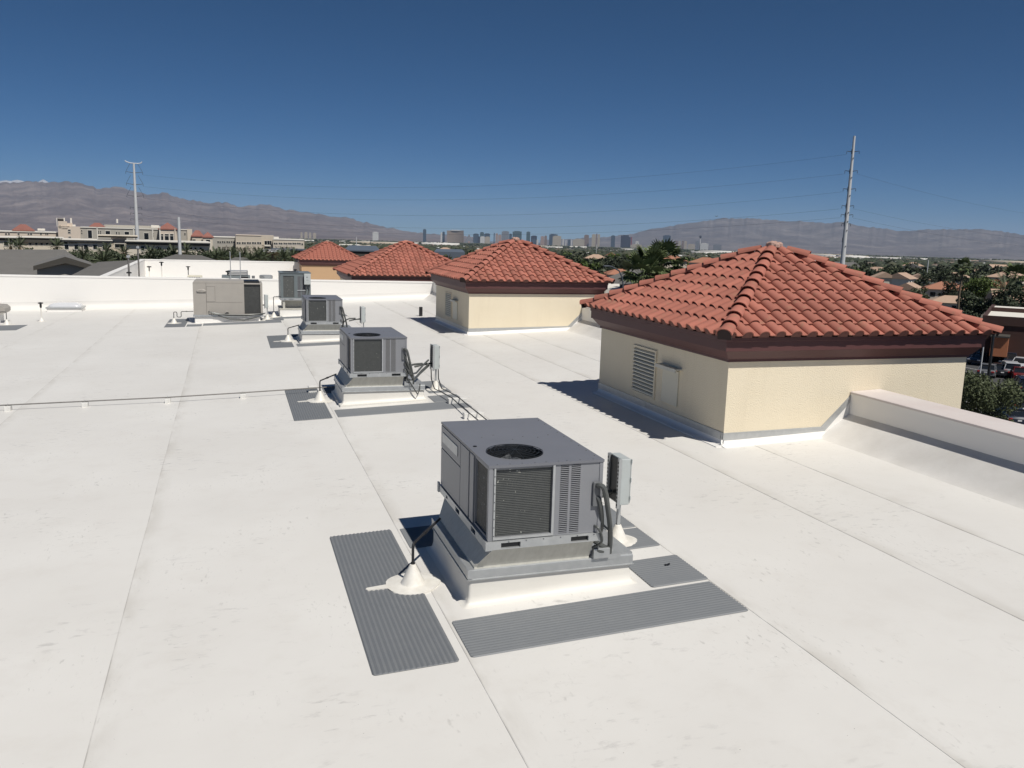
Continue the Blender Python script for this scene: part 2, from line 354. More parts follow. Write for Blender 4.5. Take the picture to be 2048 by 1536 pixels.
# ------------------------------------------------------------------ tiled roof towers
TW, TL, TE = 0.322, 0.435, 0.372        # tile cover width, length, exposure
def tile_profile(u):                     # u 0..1 across the tile: round barrel, then a flat pan
    if u < 0.64:
        q = (u-0.32)/0.32
        return 0.080*max(0.0, 1-abs(q)**2.4)**0.62
    return -0.008*math.sin(math.pi*(u-0.64)/0.36)
def tile_mb(eave=False):
    us = [0, 0.012, 0.05, 0.12, 0.22, 0.32, 0.42, 0.52, 0.59, 0.628, 0.64, 0.80, 1.02]
    mb = MB(); T = 0.017; n = len(us); v = []
    for L_, h in ((0, 0.046), (TL, 0.006)):
        for dz in (0, -T):
            for q in us: v.append((q*TW, L_, tile_profile(min(q, 1))*(1 if L_ == 0 else 0.92) + h + dz))
    f = []
    for i in range(n-1):
        f += [(i, i+1, 2*n+i+1, 2*n+i), (n+i+1, n+i, 3*n+i, 3*n+i+1), (i+1, i, n+i, n+i+1)]
    f += [(0, 2*n, 3*n, n), (n-1, 2*n-1, 4*n-1, 3*n-1)]
    mb.add(v, f)
    if eave:                             # mortar stop filling the mouth of the barrel at the eave
        top = [(q*TW, 0.018, tile_profile(q)+0.038) for q in us[1:10]]
        bot = [(q*TW, 0.018, -0.012) for q in us[1:10]]
        m_ = len(top); mb.add(top+bot+[(x, y+.02, z) for x, y, z in top+bot], [(k+1, k, m_+k, m_+k+1) for k in range(m_-1)] + [(2*m_+k, 2*m_+k+1, k+1, k) for k in range(m_-1)], 1)
    return mb
TILE = tile_mb().mesh('roof_tile', M['tile']); smooth_by_angle(TILE, 42)
TILE_EAVE = tile_mb(True).mesh('roof_tile', [M['tile'], M['eave_stop']]); smooth_by_angle(TILE_EAVE, 42)
def cap_mb():                            # barrel tile for the hips, runs along +y
    mb = MB(); n = 9; rings = []
    for L_, rr, h in ((0, 0.142, 0.045), (0.47, 0.112, 0.0)):
        a = [Vector((rr*math.cos(math.pi*k/(n-1)), L_, rr*0.80*math.sin(math.pi*k/(n-1)) + h)) for k in range(n)]
        b = [Vector(((rr-0.018)*math.cos(math.pi*k/(n-1)), L_, (rr-0.018)*0.80*math.sin(math.pi*k/(n-1)) + h)) for k in range(n-1, -1, -1)]
        rings.append(a+b)
    return mb.loft(rings)
CAP = cap_mb().mesh('hip_tile', M['tile']); smooth_by_angle(CAP, 50)

def hip_roof(t, W, D, o, ze, zap, single=('front', 'left'), name='roof_tile'):
    """tiles on the four slopes of a pyramid roof; returns the apex.  Local origin = front left wall corner."""
    x0, x1, y0, y1 = -o, W+o, -o, D+o; cx, cy = (x0+x1)/2, (y0+y1)/2; rise = zap-ze
    # deck under the tiles
    MB().add([(x0+.03, y0+.03, ze-.01), (x1-.03, y0+.03, ze-.01), (x1-.03, y1-.03, ze-.01), (x0+.03, y1-.03, ze-.01), (cx, cy, zap-.02)], [(0, 1, 4), (1, 2, 4), (2, 3, 4), (3, 0, 4), (3, 2, 1, 0)]).build('roof_deck', M['under'], t)
    sides = {'front': ((x0, y0), (1, 0), x1-x0, cy-y0), 'right': ((x1, y0), (0, 1), y1-y0, x1-cx),
             'back': ((x1, y1), (-1, 0), x1-x0, y1-cy), 'left': ((x0, y1), (0, -1), y1-y0, cx-x0)}
    rn = random.Random(int(W*100)+3)
    for sd, ((ox, oy), (ax, ay), width, run) in sides.items():
        A = Vector((ax, ay, 0)); inn = Vector((-ay, ax, 0)); sl_ = math.hypot(run, rise)
        U = (inn*run + Vector((0, 0, rise)))/sl_; Nn = A.cross(U).normalized()
        base = Vector((ox, oy, ze))
        Mx = Matrix.Identity(4)
        for i, c in enumerate((A, U, Nn)):
            for j in range(3): Mx[j][i] = c[j]
        Mx.translation = base
        rows = int(sl_/TE)+1; ncol = int(round(width/TW)); step = width/ncol; sc = step/TW
        joined = bmesh.new()
        for r in range(rows):
            v0 = r*TE - 0.012; lo, hi = v0/sl_*width/2, width - v0/sl_*width/2
            for c in range(ncol):
                u0 = c*step; u1 = u0+step
                vt = v0+TL
                loT, hiT = vt/sl_*width/2, width - vt/sl_*width/2
                if u1 < lo+0.02 or u0 > hi-0.02: continue
                cut = u0 < loT or u1 > hiT or vt > sl_
                J = Matrix.Translation((u0 + rn.uniform(-.004, .004), v0 + rn.uniform(-.006, .006), rn.uniform(0, .004))) @ Matrix.Rotation(rn.uniform(-.008, .008), 4, 'Z') @ Matrix.Diagonal((sc, 1, 1, 1))
                base_me = TILE_EAVE if r == 0 else TILE; me = base_me
                if cut or sd not in single:
                    bm = bmesh.new(); bm.from_mesh(base_me); bm.transform(J)
                    if cut:
                        k = width/2/sl_
                        for co, no in (((0, 0, 0), Vector((-1, k, 0))), ((width, 0, 0), Vector((1, k, 0)))):
                            bmesh.ops.bisect_plane(bm, geom=bm.verts[:]+bm.edges[:]+bm.faces[:], plane_co=co, plane_no=no, clear_outer=True)
                    if not bm.faces: bm.free(); continue
                    if sd in single:
                        me = bpy.data.meshes.new('roof_tile'); bm.to_mesh(me); me.materials.append(M['tile']); me.materials.append(M['eave_stop']); smooth_by_angle(me, 42)
                    else:
                        tmp = bpy.data.meshes.new('tmp'); bm.to_mesh(tmp); joined.from_mesh(tmp); bpy.data.meshes.remove(tmp)
                    bm.free(); J = Matrix.Identity(4)
                if sd in single:
                    ob = link('roof_tile', me, t); ob.matrix_local = Mx @ J
        if sd not in single:
            me = bpy.data.meshes.new('roof_tiles'); joined.to_mesh(me); me.materials.append(M['tile']); me.materials.append(M['eave_stop']); smooth_by_angle(me, 42)
            ob = link('roof_tiles', me, t); ob['kind'] = 'stuff'; ob.matrix_local = Mx
        joined.free()
    # hip tiles
    for hx, hy in ((x0, y0), (x1, y0), (x0, y1), (x1, y1)):
        a = Vector((hx, hy, ze+0.035)); b = Vector((cx, cy, zap+0.055)); d = b-a; L_ = d.length; d.normalize()
        X = d.cross(Vector((0, 0, 1))).normalized(); Z = X.cross(d)
        n = int((L_+0.04)/0.385)
        stf = bmesh.new() if 'front' not in single else None
        for k in range(n):
            Mx = Matrix.Identity(4)
            for i, c in enumerate((X, d, Z)):
                for j in range(3): Mx[j][i] = c[j]
            Mx.translation = a + d*(k*0.385-0.07) + X*rn.uniform(-.008, .008)
            Mx = Mx @ Matrix.Rotation(rn.uniform(-.02, .02), 4, 'Z')
            if stf is None:
                ob = link('hip_tile', CAP, t); ob.matrix_local = Mx
            else:
                q = bmesh.new(); q.from_mesh(CAP); q.transform(Mx); tmp = bpy.data.meshes.new('tmp'); q.to_mesh(tmp); stf.from_mesh(tmp); q.free(); bpy.data.meshes.remove(tmp)
        if stf:
            me = bpy.data.meshes.new('hip_tiles'); stf.to_mesh(me); me.materials.append(M['tile']); stf.free(); smooth_by_angle(me, 50); link('hip_tiles', me, t)['kind'] = 'stuff'
    for hx, hy in ((x0, y0), (x1, y0), (x0, y1), (x1, y1)):
        d = Vector((cx-hx, cy-hy, zap-ze)).normalized(); X = d.cross(Vector((0, 0, 1))).normalized(); Z = X.cross(d); o_ = Vector((hx, hy, ze+0.035)) - d*0.055
        pl = [o_ + X*(0.118*math.cos(math.pi*k/8)) + Z*(0.118*0.8*math.sin(math.pi*k/8)+0.042) for k in range(9)] + [o_ + X*-0.118 - Z*0.05, o_ + X*0.118 - Z*0.05]
        MB().loft([pl, [q + d*0.03 for q in pl]]).build('hip_stop', M['under'], t)
    mb = MB()
    for k in range(7):
        a = k*0.9; q = 0.10 if k else 0
        mb.lathe([(0.08, -0.06), (0.075, 0.0), (0.04, 0.03), (0.0, 0.04)], (cx+q*math.cos(a), cy+q*math.sin(a), zap+0.085+0.02*math.sin(k*2.1)), 8)
    mb.build('mortar_cap', M['mortar'], t, smooth=True)

def ring_profile(t, name, W, D, prof, m):
    """moulding of profile (out, z) run round the four walls"""
    rings = []
    for cx, cy, sx_, sy_ in ((0, 0, -1, -1), (W, 0, 1, -1), (W, D, 1, 1), (0, D, -1, 1), (0, 0, -1, -1)):
        rings.append([Vector((cx+sx_*d, cy+sy_*d, z)) for d, z in prof])
    MB().loft(rings, caps=(False, False)).build(name, m, t)
CORN = [(-0.05, 1.745), (.03, 1.745), (.03, 1.79), (.06, 1.81), (.13, 1.90), (.165, 1.945), (.175, 1.96), (.20, 1.96), (.20, 2.125), (.215, 2.135), (.215, 2.205), (-0.05, 2.205)]
def tower(x, y, label, W=5.32, D=5.47, z=0.0, detail=True, single=('front', 'left'), wm=None, ze=2.215, zap=3.73, o=0.31, cl=0.0):
    t = thing('roof_tower', label, 'tower', (x, y, z), group='tile roofed towers along the edge of the white roof')
    MB().box(0, W, 0, D, -10.4-z, 1.80).build('wall', wm or M['stucco'], t)
    dz = ze-2.215
    ring_profile(t, 'cornice', W, D, [(d, q+dz) for d, q in CORN], M['cornice'])
    # small weep slots under the eave tiles, one per tile
    hip_roof(t, W, D, o, ze, zap, single)
    if detail:
        zr = lambda yy: rz(x, y+yy) - z
        # metal counterflashing, front run climbs over the cant of the roof edge wall
        mb = MB(); zb = zr(0)+0.105; h = 0.135
        q_ = .02*cl; lo = [(-0.012, zb), (2.10+cl, zb+0.03+q_), (2.655+cl, zb+0.60+q_)]; hi = [(-0.012, zb+h), (2.06+cl, zb+0.03+h+q_), (2.655+cl, zb+0.74+q_)]
        v = [(p[0], yy, p[1]) for yy in (-0.014, 0) for p in lo+hi]
        mb.add(v, [(0, 1, 4, 3), (1, 2, 5, 4), (3, 4, 10, 9), (4, 5, 11, 10), (1, 0, 6, 7), (2, 1, 7, 8)])
        mb.box(-0.012, 2.06+cl, -0.018, -0.0142, zb+h-0.012, zb+h-0.002) if not cl else None
        mb.build('flashing', M['galv'], t)
        mb = MB()
        for ya, yb in ((0.0, 0.06), (0.075, 3.0), (3.012, D)):
            mb.add([(xx, yy, zr(yy)+q) for xx in (-0.014, 0.0) for yy, q in ((ya, .105), (yb, .105), (yb, .24), (ya, .24))], [(0, 3, 2, 1), (3, 7, 6, 2), (0, 1, 5, 4), (0, 4, 7, 3), (1, 2, 6, 5)])
        mb.build('flashing', M['galv'], t)
        # white membrane turned up the wall
        def upturn(P, Q, out):
            rings = []
            for k in range(9):
                p = P.lerp(Q, k/8); b = rz(x+p.x, y+p.y)-z
                rings.append([Vector((p.x, p.y, b+q)) + out*d for d, q in ((0.17, -0.01), (0.165, 0.010), (0.10, 0.014), (0.05, 0.03), (0.02, 0.06), (0.010, 0.12), (0.010, -0.05))])
            MB().loft(rings).build('base_membrane', M['wall_white'], t, smooth=True, angle=60)
        upturn(Vector((-0.05, 0, 0)), Vector((2.15+cl, 0, 0)), Vector((0, -1, 0)))
        upturn(Vector((0, D, 0)), Vector((0, -0.05, 0)), Vector((-1, 0, 0)))
        mb = MB().add([(2.10+cl, -0.010, zb+0.03+q_), (2.655+cl, -0.010, zb+0.60+q_), (2.655+cl, -0.010, zb-0.1), (2.10+cl, -0.010, zb-0.15)], [(0, 1, 2, 3)])
        mb.build('base_membrane', M['wall_white'], t)
        # louvred vent on the left face
        vt = MB()
        ya, yb, za, zb2 = 2.69, 3.66, 0.60, 1.53
        for a in ((ya-.05, ya, za-.05, zb2+.05), (yb, yb+.05, za-.05, zb2+.05), (ya, yb, za-.05, za), (ya, yb, zb2, zb2+.05)): vt.box(-0.03, 0.0, *a)
        vo = vt.build('louver_vent', M['stucco'], t)
        MB().add([(-0.004, ya, za), (-0.004, yb, za), (-0.004, yb, zb2), (-0.004, ya, zb2)], [(0, 1, 2, 3)]).build('vent_back', M['louver_dark'], vo)
        for k in range(12):
            zc = za + (k+0.5)*(zb2-za)/12
            s = MB(); s.add([(-0.032, ya, zc-0.030), (-0.032, yb, zc-0.030), (-0.006, yb, zc+0.012), (-0.006, ya, zc+0.012), (-0.034, ya, zc-0.005), (-0.034, yb, zc-0.005), (-0.008, yb, zc+0.022), (-0.008, ya, zc+0.022)], [(0, 1, 2, 3), (4, 7, 6, 5), (0, 4, 5, 1), (0, 3, 7, 4), (1, 5, 6, 2)])
            s.build('slat', M['louver'], vo)
        MB().bbox(-0.028, 0, 1.69, 2.33, 0.60, 1.30, 0.006).build('access_panel', M['louver'], t)
        d = MB(); d.box(-0.15, 0.0, 1.60, 2.42, 1.335, 1.36); d.box(-0.15, -0.13, 1.60, 2.42, 1.29, 1.335); d.build('drip_hood', M['galv_dirty'], t)
    return t
tw1 = tower(8.18, 12.71, 'nearest cream tower with red clay tile hip roof and louvred side')
tw2 = tower(8.23, 30.365, 'second cream tower, smaller in view, left of the nearest tiled tower', z=-0.075, cl=1.94)
tower(6.45, 48.9, 'third tiled tower, its walls hidden behind the long white wall', W=7.3, D=7.0, z=-0.86, detail=False, single=('front',), zap=2.215+1.92)
tower(5.35, 74.65, 'farthest and smallest tiled tower, above a tan orange wall', W=5.0, D=5.6, z=-0.86, detail=False, single=(), wm=M['stucco_tan'], zap=2.215+1.54)
# ------------------------------------------------------------------ rooftop air conditioners
def fan_top(t, x0, x1, y0, y1, z, th, cx, cy, r, m, name='top_panel', over=0.015):
    """cover with a round fan opening, guard and blades"""
    x0 -= over; x1 += over; y0 -= over; y1 += over
    angs = sorted([2*math.pi*k/40 for k in range(40)] + [math.atan2(b-cy, a-cx) % (2*math.pi) for a in (x0, x1) for b in (y0, y1)])
    inn = []; out = []
    for a in angs:
        ca, sa = math.cos(a), math.sin(a); q = min([(e-cx)/ca for e in (x0, x1) if abs(ca) > 1e-6 and (e-cx)/ca > 0] + [(e-cy)/sa for e in (y0, y1) if abs(sa) > 1e-6 and (e-cy)/sa > 0])
        inn.append((cx+r*ca, cy+r*sa)); out.append((cx+q*ca, cy+q*sa))
    rings = [[Vector((*p, z+th)) for p in inn], [Vector((*p, z+th)) for p in out], [Vector((*p, z)) for p in out], [Vector((*p, z)) for p in inn], [Vector((*p, z+th)) for p in inn]]
    MB().loft(rings, caps=(False, False)).build(name, m, t)
    f = MB(); f.lathe([(r-.002, z+th-.004), (r-.012, z-.22), (0.0, z-.221)], (cx, cy, 0), 32, caps=(False, False)); fo = f.build('fan', M['black'], t)
    b = MB(); b.lathe([(0.07, z-.13), (0.07, z-.05), (0.0, z-.045)], (cx, cy, 0), 16)
    for k in range(4):
        a = k*math.pi/2+.3; A = Vector((math.cos(a), math.sin(a), 0)); B = Vector((-math.sin(a), math.cos(a), 0)); c = Vector((cx, cy, z-.10))
        v = [c + A*(.06) + B*(-.04) + Vector((0, 0, .015)), c + A*(r-.03) + B*(-.12) + Vector((0, 0, .03)), c + A*(r-.03) + B*(.12) - Vector((0, 0, .04)), c + A*.06 + B*.04 - Vector((0, 0, .015))]
        b.add(v + [p-Vector((0, 0, .006)) for p in v], [(0, 1, 2, 3), (7, 6, 5, 4), (0, 4, 5, 1), (1, 5, 6, 2), (2, 6, 7, 3)])
    b.build('blades', M['cabinet_dark'], fo)
    g = MB()
    for k in range(7):
        rr = r*(k+1)/7.0
        g.tube([(cx+rr*math.cos(2*math.pi*q/32), cy+rr*math.sin(2*math.pi*q/32), z+th+.012+.02*(1-(rr/r)**2)) for q in range(33)], 0.0032, 4)
    for k in range(6):
        a = k*math.pi/6
        g.tube([(cx+q*r*1.02*math.cos(a), cy+q*r*1.02*math.sin(a), z+th+.01+.02*(1-min(1, q*q))) for q in (-1, -.6, 0, .6, 1)], 0.0038, 4)
    g.build('fan_guard', M['wire'], t)

def coil_panel(t, x0, x1, z0, z1, y, n, mc='coil', axis='front', name='coil'):
    mb = MB(); d = 0.03
    P = (lambda a, b, dd, e, f: mb.box(a, b, y+dd, y+dd+0.006, e, f)) if axis == 'front' else (lambda a, b, dd, e, f: mb.box(y+dd, y+dd+0.006, a, b, e, f))
    P(x0, x1, d, z0, z1)
    for k in range(n):
        zc = z0 + (k+.5)*(z1-z0)/n
        if axis == 'front': mb.box(x0, x1, y+.023, y+.030, zc-.0035, zc+.0035)
        else: mb.box(y+.022, y+.030, x0, x1, zc-.004, zc+.004)
    return mb.build(name, M[mc], t)

def louver(t, x0, x1, z0, z1, y, n):
    o = MB().box(x0, x1, y+.020, y+.024, z0, z1).build('vent_grille', M['black'], t)
    mb = MB()
    for k in range(n):
        zc = z0 + (k+.5)*(z1-z0)/n; h = (z1-z0)/n
        mb.add([(x0, y-.003, zc-.1*h), (x1, y-.003, zc-.1*h), (x1, y+.02, zc+.36*h), (x0, y+.02, zc+.36*h), (x0, y-.001, zc+.1*h), (x1, y-.001, zc+.1*h)], [(0, 1, 2, 3), (0, 4, 5, 1), (4, 3, 2, 5)])
    mb.build('fins', M['cabinet'], o)
    return o

def frame_wall(mb, x0, x1, z0, z1, y, holes, th=0.03, axis='front'):
    """sheet with rectangular holes (sorted in x, not overlapping)"""
    def B(a, b, e, f):
        if b-a > 1e-4 and f-e > 1e-4: mb.box(a, b, y, y+th, e, f) if axis == 'front' else mb.box(y, y+th, a, b, e, f)
    x = x0
    for a, b, e, f in holes:
        B(x, a, z0, z1); B(a, b, z0, e); B(a, b, f, z1); x = b
    B(x, x1, z0, z1)

def package_unit(label):
    """grey package unit on a sheet metal adapter over a white membrane curb; origin = front left curb corner"""
    t = thing('rooftop_unit', label, 'air conditioner', (2.207, 7.93, 0), group='grey rooftop units standing in a row')
    # curb, flared at the foot
    CW, CD = 1.84, 1.68
    cb = MB()
    rings = []
    for d, z in ((0.085, -0.09), (0.08, 0.010), (0.04, 0.022), (0.015, 0.05), (0.002, 0.11), (0.0, 0.305)):
        rr = []
        for cx, cy, sx_, sy_ in ((0, 0, -1, -1), (CW, 0, 1, -1), (CW, CD, 1, 1), (0, CD, -1, 1)):
            zz = 0.0405*cx if z < 0.2 else 0.0
            a0 = {(-1, -1): 180, (1, -1): 270, (1, 1): 0, (-1, 1): 90}[(sx_, sy_)]
            for k in range(4):
                a = R(a0+30*k); q = 0.03
                rr.append(Vector((cx+sx_*(d-q)+q*math.cos(a), cy+sy_*(d-q)+q*math.sin(a), z+zz)))
        rings.append(rr)
    cb.loft(rings); cb.build('curb', M['curb'], t, smooth=True, angle=50)
    # galvanised curb cap and right hand shelf
    cap = MB(); cap.bbox(-0.018, CW+0.018, -0.018, CD+0.018, 0.300, 0.405, 0.008); cap.box(-0.028, CW+0.028, -0.028, CD+0.028, 0.293, 0.302)
    cap.box(-0.022, 0.03, -0.024, 0.05, 0.31, 0.402)
    cap.build('curb_cap', M['galv'], t)
    sh = MB(); sh.box(1.36, CW+0.012, 0.0, CD, 0.4052, 0.428); sh.box(1.52, 1.70, -0.021, 0.02, 0.375, 0.43); sh.box(1.56, 1.66, 0.10, 0.13, 0.429, 0.455)
    sh.build('curb_shelf', M['galv'], t)
    # tapered adapter
    ad = MB()
    lo = [(0.055, 0.012), (1.34, 0.012), (1.34, 1.62), (0.055, 1.62)]; hi = [(0.215, -0.085), (1.345, -0.085), (1.345, 1.93), (0.215, 1.93)]
    ad.loft([[Vector((*p, 0.405)) for p in lo], [Vector((*p, 0.425)) for p in lo], [Vector((*p, 0.628)) for p in hi], [Vector((*p, 0.640)) for p in hi]])
    ad.build('adapter', M['galv_dirty'], t)
    # base rail with fork pockets
    X0, X1, Y0, Y1 = 0.17, 1.405, -0.085, 1.975; Z0, Z1 = 0.728, 1.500
    rl = MB(); a, b = Y0-.03, X0-.03
    frame_wall(rl, X0-.03, X1+.01, .640, .726, a, [(X0+.13, X0+.34, .652, .708), (X0+.90, X0+1.10, .652, .708)], .03)
    frame_wall(rl, Y0, Y1+.02, .640, .726, b, [(.30, .48, .655, .708), (.98, 1.16, .655, .708), (1.55, 1.62, .665, .70)], .03, 'left')
    rl.box(X1-.02, X1+.01, Y0, Y1+.02, .640, .726); rl.box(X0, X1, Y1-.01, Y1+.02, .640, .726)
    rl.box(X0-.037, X0+.035, Y0-.037, Y0-.0302, .636, .730); rl.box(X0-.037, X0-.0302, Y0-.03, Y0+.06, .636, .730)
    rl.box(X0-.045, X0-.02, Y1+.0, Y1+.06, .63, .75)
    rl.build('base_rail', M['galv'], t)
    MB().box(X0, X1-.03, Y0+.002, Y1-.02, .642, .724).build('fork_recess', M['black'], t)
    # cabinet shell
    sh = MB()
    front = [(.233, .850, Z0+.035, Z1-.022), (.936, 1.030, Z0+.02, Z1-.012), (1.056, 1.160, Z0+.02, Z1-.012)]
    frame_wall(sh, X0, X1, Z0, Z1, Y0, front)
    left = [(Y0+.075, Y0+.525, Z0+.03, Z1-.03)]
    frame_wall(sh, Y0+.031, Y1, Z0, Z1, X0, left, .03, 'left')
    sh.box(X1-.03, X1, Y0+.031, Y1, Z0, Z1); sh.box(X0+.031, X1-.031, Y1-.03, Y1, Z0, Z1)
    sh.box(X0-.010, X0, Y0-.010, Y0+.040, Z0, Z1); sh.box(X0, X0+.028, Y0-.010, Y0, Z0, Z1)
    sh.box(X1-.03, X1+.008, Y0-.008, Y0, Z0, Z1)
    sh.build('cabinet', M['cabinet'], t)
    coil_panel(t, .233, .850, Z0+.035, Z1-.022, Y0, 38)
    coil_panel(t, Y0+.075, Y0+.525, Z0+.03, Z1-.03, X0, 44, 'coil_side', 'left')
    louver(t, .936, 1.030, Z0+.02, Z1-.012, Y0, 36); louver(t, 1.056, 1.160, Z0+.02, Z1-.012, Y0, 36)
    # raised trim round the coil, posts, door panels on the left side
    tr = MB(); tr.box(.215, .233, Y0-.012, Y0-.0005, Z0+.01, Z1-.004); tr.box(.850, .875, Y0-.012, Y0-.0005, Z0+.01, Z1-.004); tr.box(.233, .850, Y0-.012, Y0-.0005, Z0+.010, Z0+.035)
    tr.build('coil_trim', M['galv'], t)
    for ya, yb, za, zb in ((.47, .62, Z0+.01, Z1-.01), (.665, 1.02, Z0+.01, Z1-.01), (1.035, 1.97, Z0+.01, 1.205), (1.035, 1.97, 1.215, Z1-.01)):
        MB().bbox(X0-.016, X0-.0005, ya, yb, za, zb, .004).build('side_panel', M['cabinet'], t)
    MB().bbox(X0-.024, X0-.016, 1.15, 1.88, 1.30, 1.42, .003).build('name_plate', M['galv'], t)
    sc = MB()
    rn = random.Random(5)
    for k in range(9): sc.lathe([(.009, 1.5268), (.009, 1.531), (0, 1.533)], (X0+.08+.13*k+rn.uniform(-.02, .02), Y0+.02, 0), 6); sc.lathe([(.009, 1.5268), (.009, 1.531), (0, 1.533)], (X1-.03, Y0+.15+.22*k, 0), 6)
    for k in range(6): sc.lathe([(.009, 1.5268), (.009, 1.531), (0, 1.533)], (X0+.25+.16*k, 1.05+rn.uniform(-.15, .15), 0), 6)
    for k in range(7): sc.box(X0-.004+.19*k+.02, X0+.008+.19*k+.02, Y0-.036, Y0-.030, .712, .722)
    for k in range(8): sc.box(.218, .228, Y0-.016, Y0-.012, Z0+.05+.09*k, Z0+.06+.09*k)
    sc.build('screws', M['cabinet_dark'], t)['kind'] = 'stuff'
    lidm = M['lid']
    fan_top(t, X0, X1, Y0, Y1, Z1, .027, .585, .385, .305, lidm)
    lab = MB(); lab.lathe([(.022, 1.5272), (.022, 1.534), (0, 1.535)], (X0+.06, .70, 0), 10); lab.build('drain_cap', M['black'], t)
    # flexible conduits at the right front corner
    for pts, r in (([(1.345, -.08, 1.235), (1.35, -.145, 1.262), (1.385, -.17, 1.25), (1.415, -.172, 1.18), (1.455, -.16, 1.02), (1.515, -.11, .80), (1.565, -.03, .60), (1.585, .02, .43)], .028),
                   ([(1.34, -.09, 1.14), (1.375, -.12, 1.08), (1.415, -.10, .92), (1.45, -.03, .74), (1.455, .10, .60), (1.45, .35, .50)], .026),
                   ([(1.345, -.08, .80), (1.365, -.13, .79), (1.40, -.14, .73), (1.425, -.12, .64), (1.415, -.06, .57), (1.36, -.02, .53)], .014),
                   ([(1.38, .0, .54), (1.42, -.03, .50), (1.50, -.02, .475), (1.56, .05, .46)], .026),
                   ([(1.40, .06, .58), (1.46, .0, .55), (1.54, .01, .50), (1.59, .12, .46)], .026),
                   ([(1.45, .35, .50), (1.55, .75, .62), (1.75, 1.0, .72), (2.02, 1.06, .74)], .024)):
        q = [Vector(p) for p in pts]; sm = []
        for i in range(len(q)-1):
            p0, p1, p2, p3 = q[max(i-1, 0)], q[i], q[i+1], q[min(i+2, len(q)-1)]
            for k in range(4):
                u = k/4; sm.append(0.5*((2*p1)+(p2-p0)*u+(2*p0-5*p1+4*p2-p3)*u*u+(3*p1-p0-3*p2+p3)*u**3))
        sm.append(q[-1]); MB().tube(sm, r, 8).build('conduit', M['conduit'], t, smooth=True)
    MB().bbox(1.30, 1.385, -.118, -.0855, 1.02, 1.29, .008).build('junction_plate', M['cabinet_dark'], t)
    MB().bbox(1.37, 1.56, -.05, .02, .409, .52, .006).build('bracket', M['galv'], t)
    MB().box(X1, X1+.02, .28, .40, 1.14, 1.28).build('side_latch', M['black'], t)
    # lead in loop hanging over the curb
    return t
u1 = package_unit('nearest grey rooftop unit, on a stained metal adapter ringed by grey walkway pads')
u2 = copy_tree(u1, loc=(2.205, 18.71, -0.015), label='second grey rooftop unit, where the thin pipe on white blocks ends')
u3 = copy_tree(u1, loc=(2.15, 30.35, -0.075), label='third grey rooftop unit, partly behind the second one, in front of the beige unit')
for k, pts in enumerate(([(1.36, -.1, 1.1), (1.42, -.15, .95), (1.52, -.1, .68), (1.75, .45, .62), (2.05, 1.05, .72), (2.20, 1.22, .80)], [(1.36, -.1, .95), (1.46, -.12, .72), (1.6, .0, .52), (1.85, .6, .56), (2.22, 1.25, .66)], [(1.5, .05, .48), (1.7, .4, .50), (1.95, .85, .60), (2.2, 1.2, .70)], [(1.42, -.06, .62), (1.55, -.09, .40), (1.66, -.10, .22), (1.72, -.06, .30), (1.74, .0, .44)])):
    MB().tube(pts, (.022, .022, .018, .014)[k], 7).build('conduit', M['conduit'], u2, smooth=True)
# unit with the greenish cabinet behind, and the beige one
def tall_unit():
    t = thing('rooftop_unit', 'tall grey green rooftop unit standing by the long white wall', 'air conditioner', (1.95, 40.75, 0))
    W, D = 1.38, 1.7
    MB().bbox(-.05, W+.35, 0, D, -.35, .13, .02).build('curb', M['wall_white'], t)
    fr = MB(); fr.box(-.06, W+.36, -.01, D+.01, .131, .20)
    for x in (.10, W-.18, W+.2): fr.box(x, x+.10, .02, .12, .20, .58)
    fr.box(.1, W, .4, D-.2, .20, .58); fr.build('adapter', M['galv_dirty'], t)
    rl = MB(); frame_wall(rl, -.02, W+.02, .58, .68, -.03, [(.16, .24, .6, .65), (.36, .58, .6, .65)]); rl.box(-.02, W+.02, 0, D, .58, .68); rl.build('base_rail', M['galv'], t)
    Z0, Z1 = .681, 1.84; sh = MB()
    frame_wall(sh, 0, W, Z0, Z1, 0, [(.13, .62, .72, 1.72), (.78, .92, .72, 1.70), (.96, 1.12, .72, 1.70)])
    sh.box(0, .03, .031, D, Z0, Z1); sh.box(W-.03, W, .031, D, Z0, Z1); sh.box(.031, W-.031, D-.03, D, Z0, Z1); sh.build('cabinet', M['greenish'], t)
    coil_panel(t, .13, .62, .72, 1.72, 0, 18); louver(t, .78, .92, .72, 1.70, 0, 24); louver(t, .96, 1.12, .72, 1.70, 0, 24)
    fan_top(t, 0, W, 0, D, Z1, .03, .5, .55, .38, M['greenish'], over=.03)
    MB().box(.76, 1.14, -.02, -.0005, 1.02, 1.06).build('strut', M['galv'], t)
    s = tag(MB().bbox(0, .30, -.14, 0, 0, .50, .01).build('switch_box', M['box'], None, loc=(1.95+1.07, 40.745, 1.33)), 'pale grey switch box on the corner of the tall grey green unit', 'switch box')
    MB().box(.11, .16, -.15, -.1401, .32, .36).build('switch_handle', M['cabinet_dark'], s)
    MB().box(.10, .20, -.143, -.1401, .2, .22).build('label_plate', M['cabinet'], s)
    for x in (1.15, 1.28): MB().tube([(x, -.06, 1.33), (x+.02, -.06, 1.1), (x-.03, -.03, .9), (x-.05, .05, .75)], .02, 6).build('conduit', M['conduit'], t)
    return t
tall_unit()
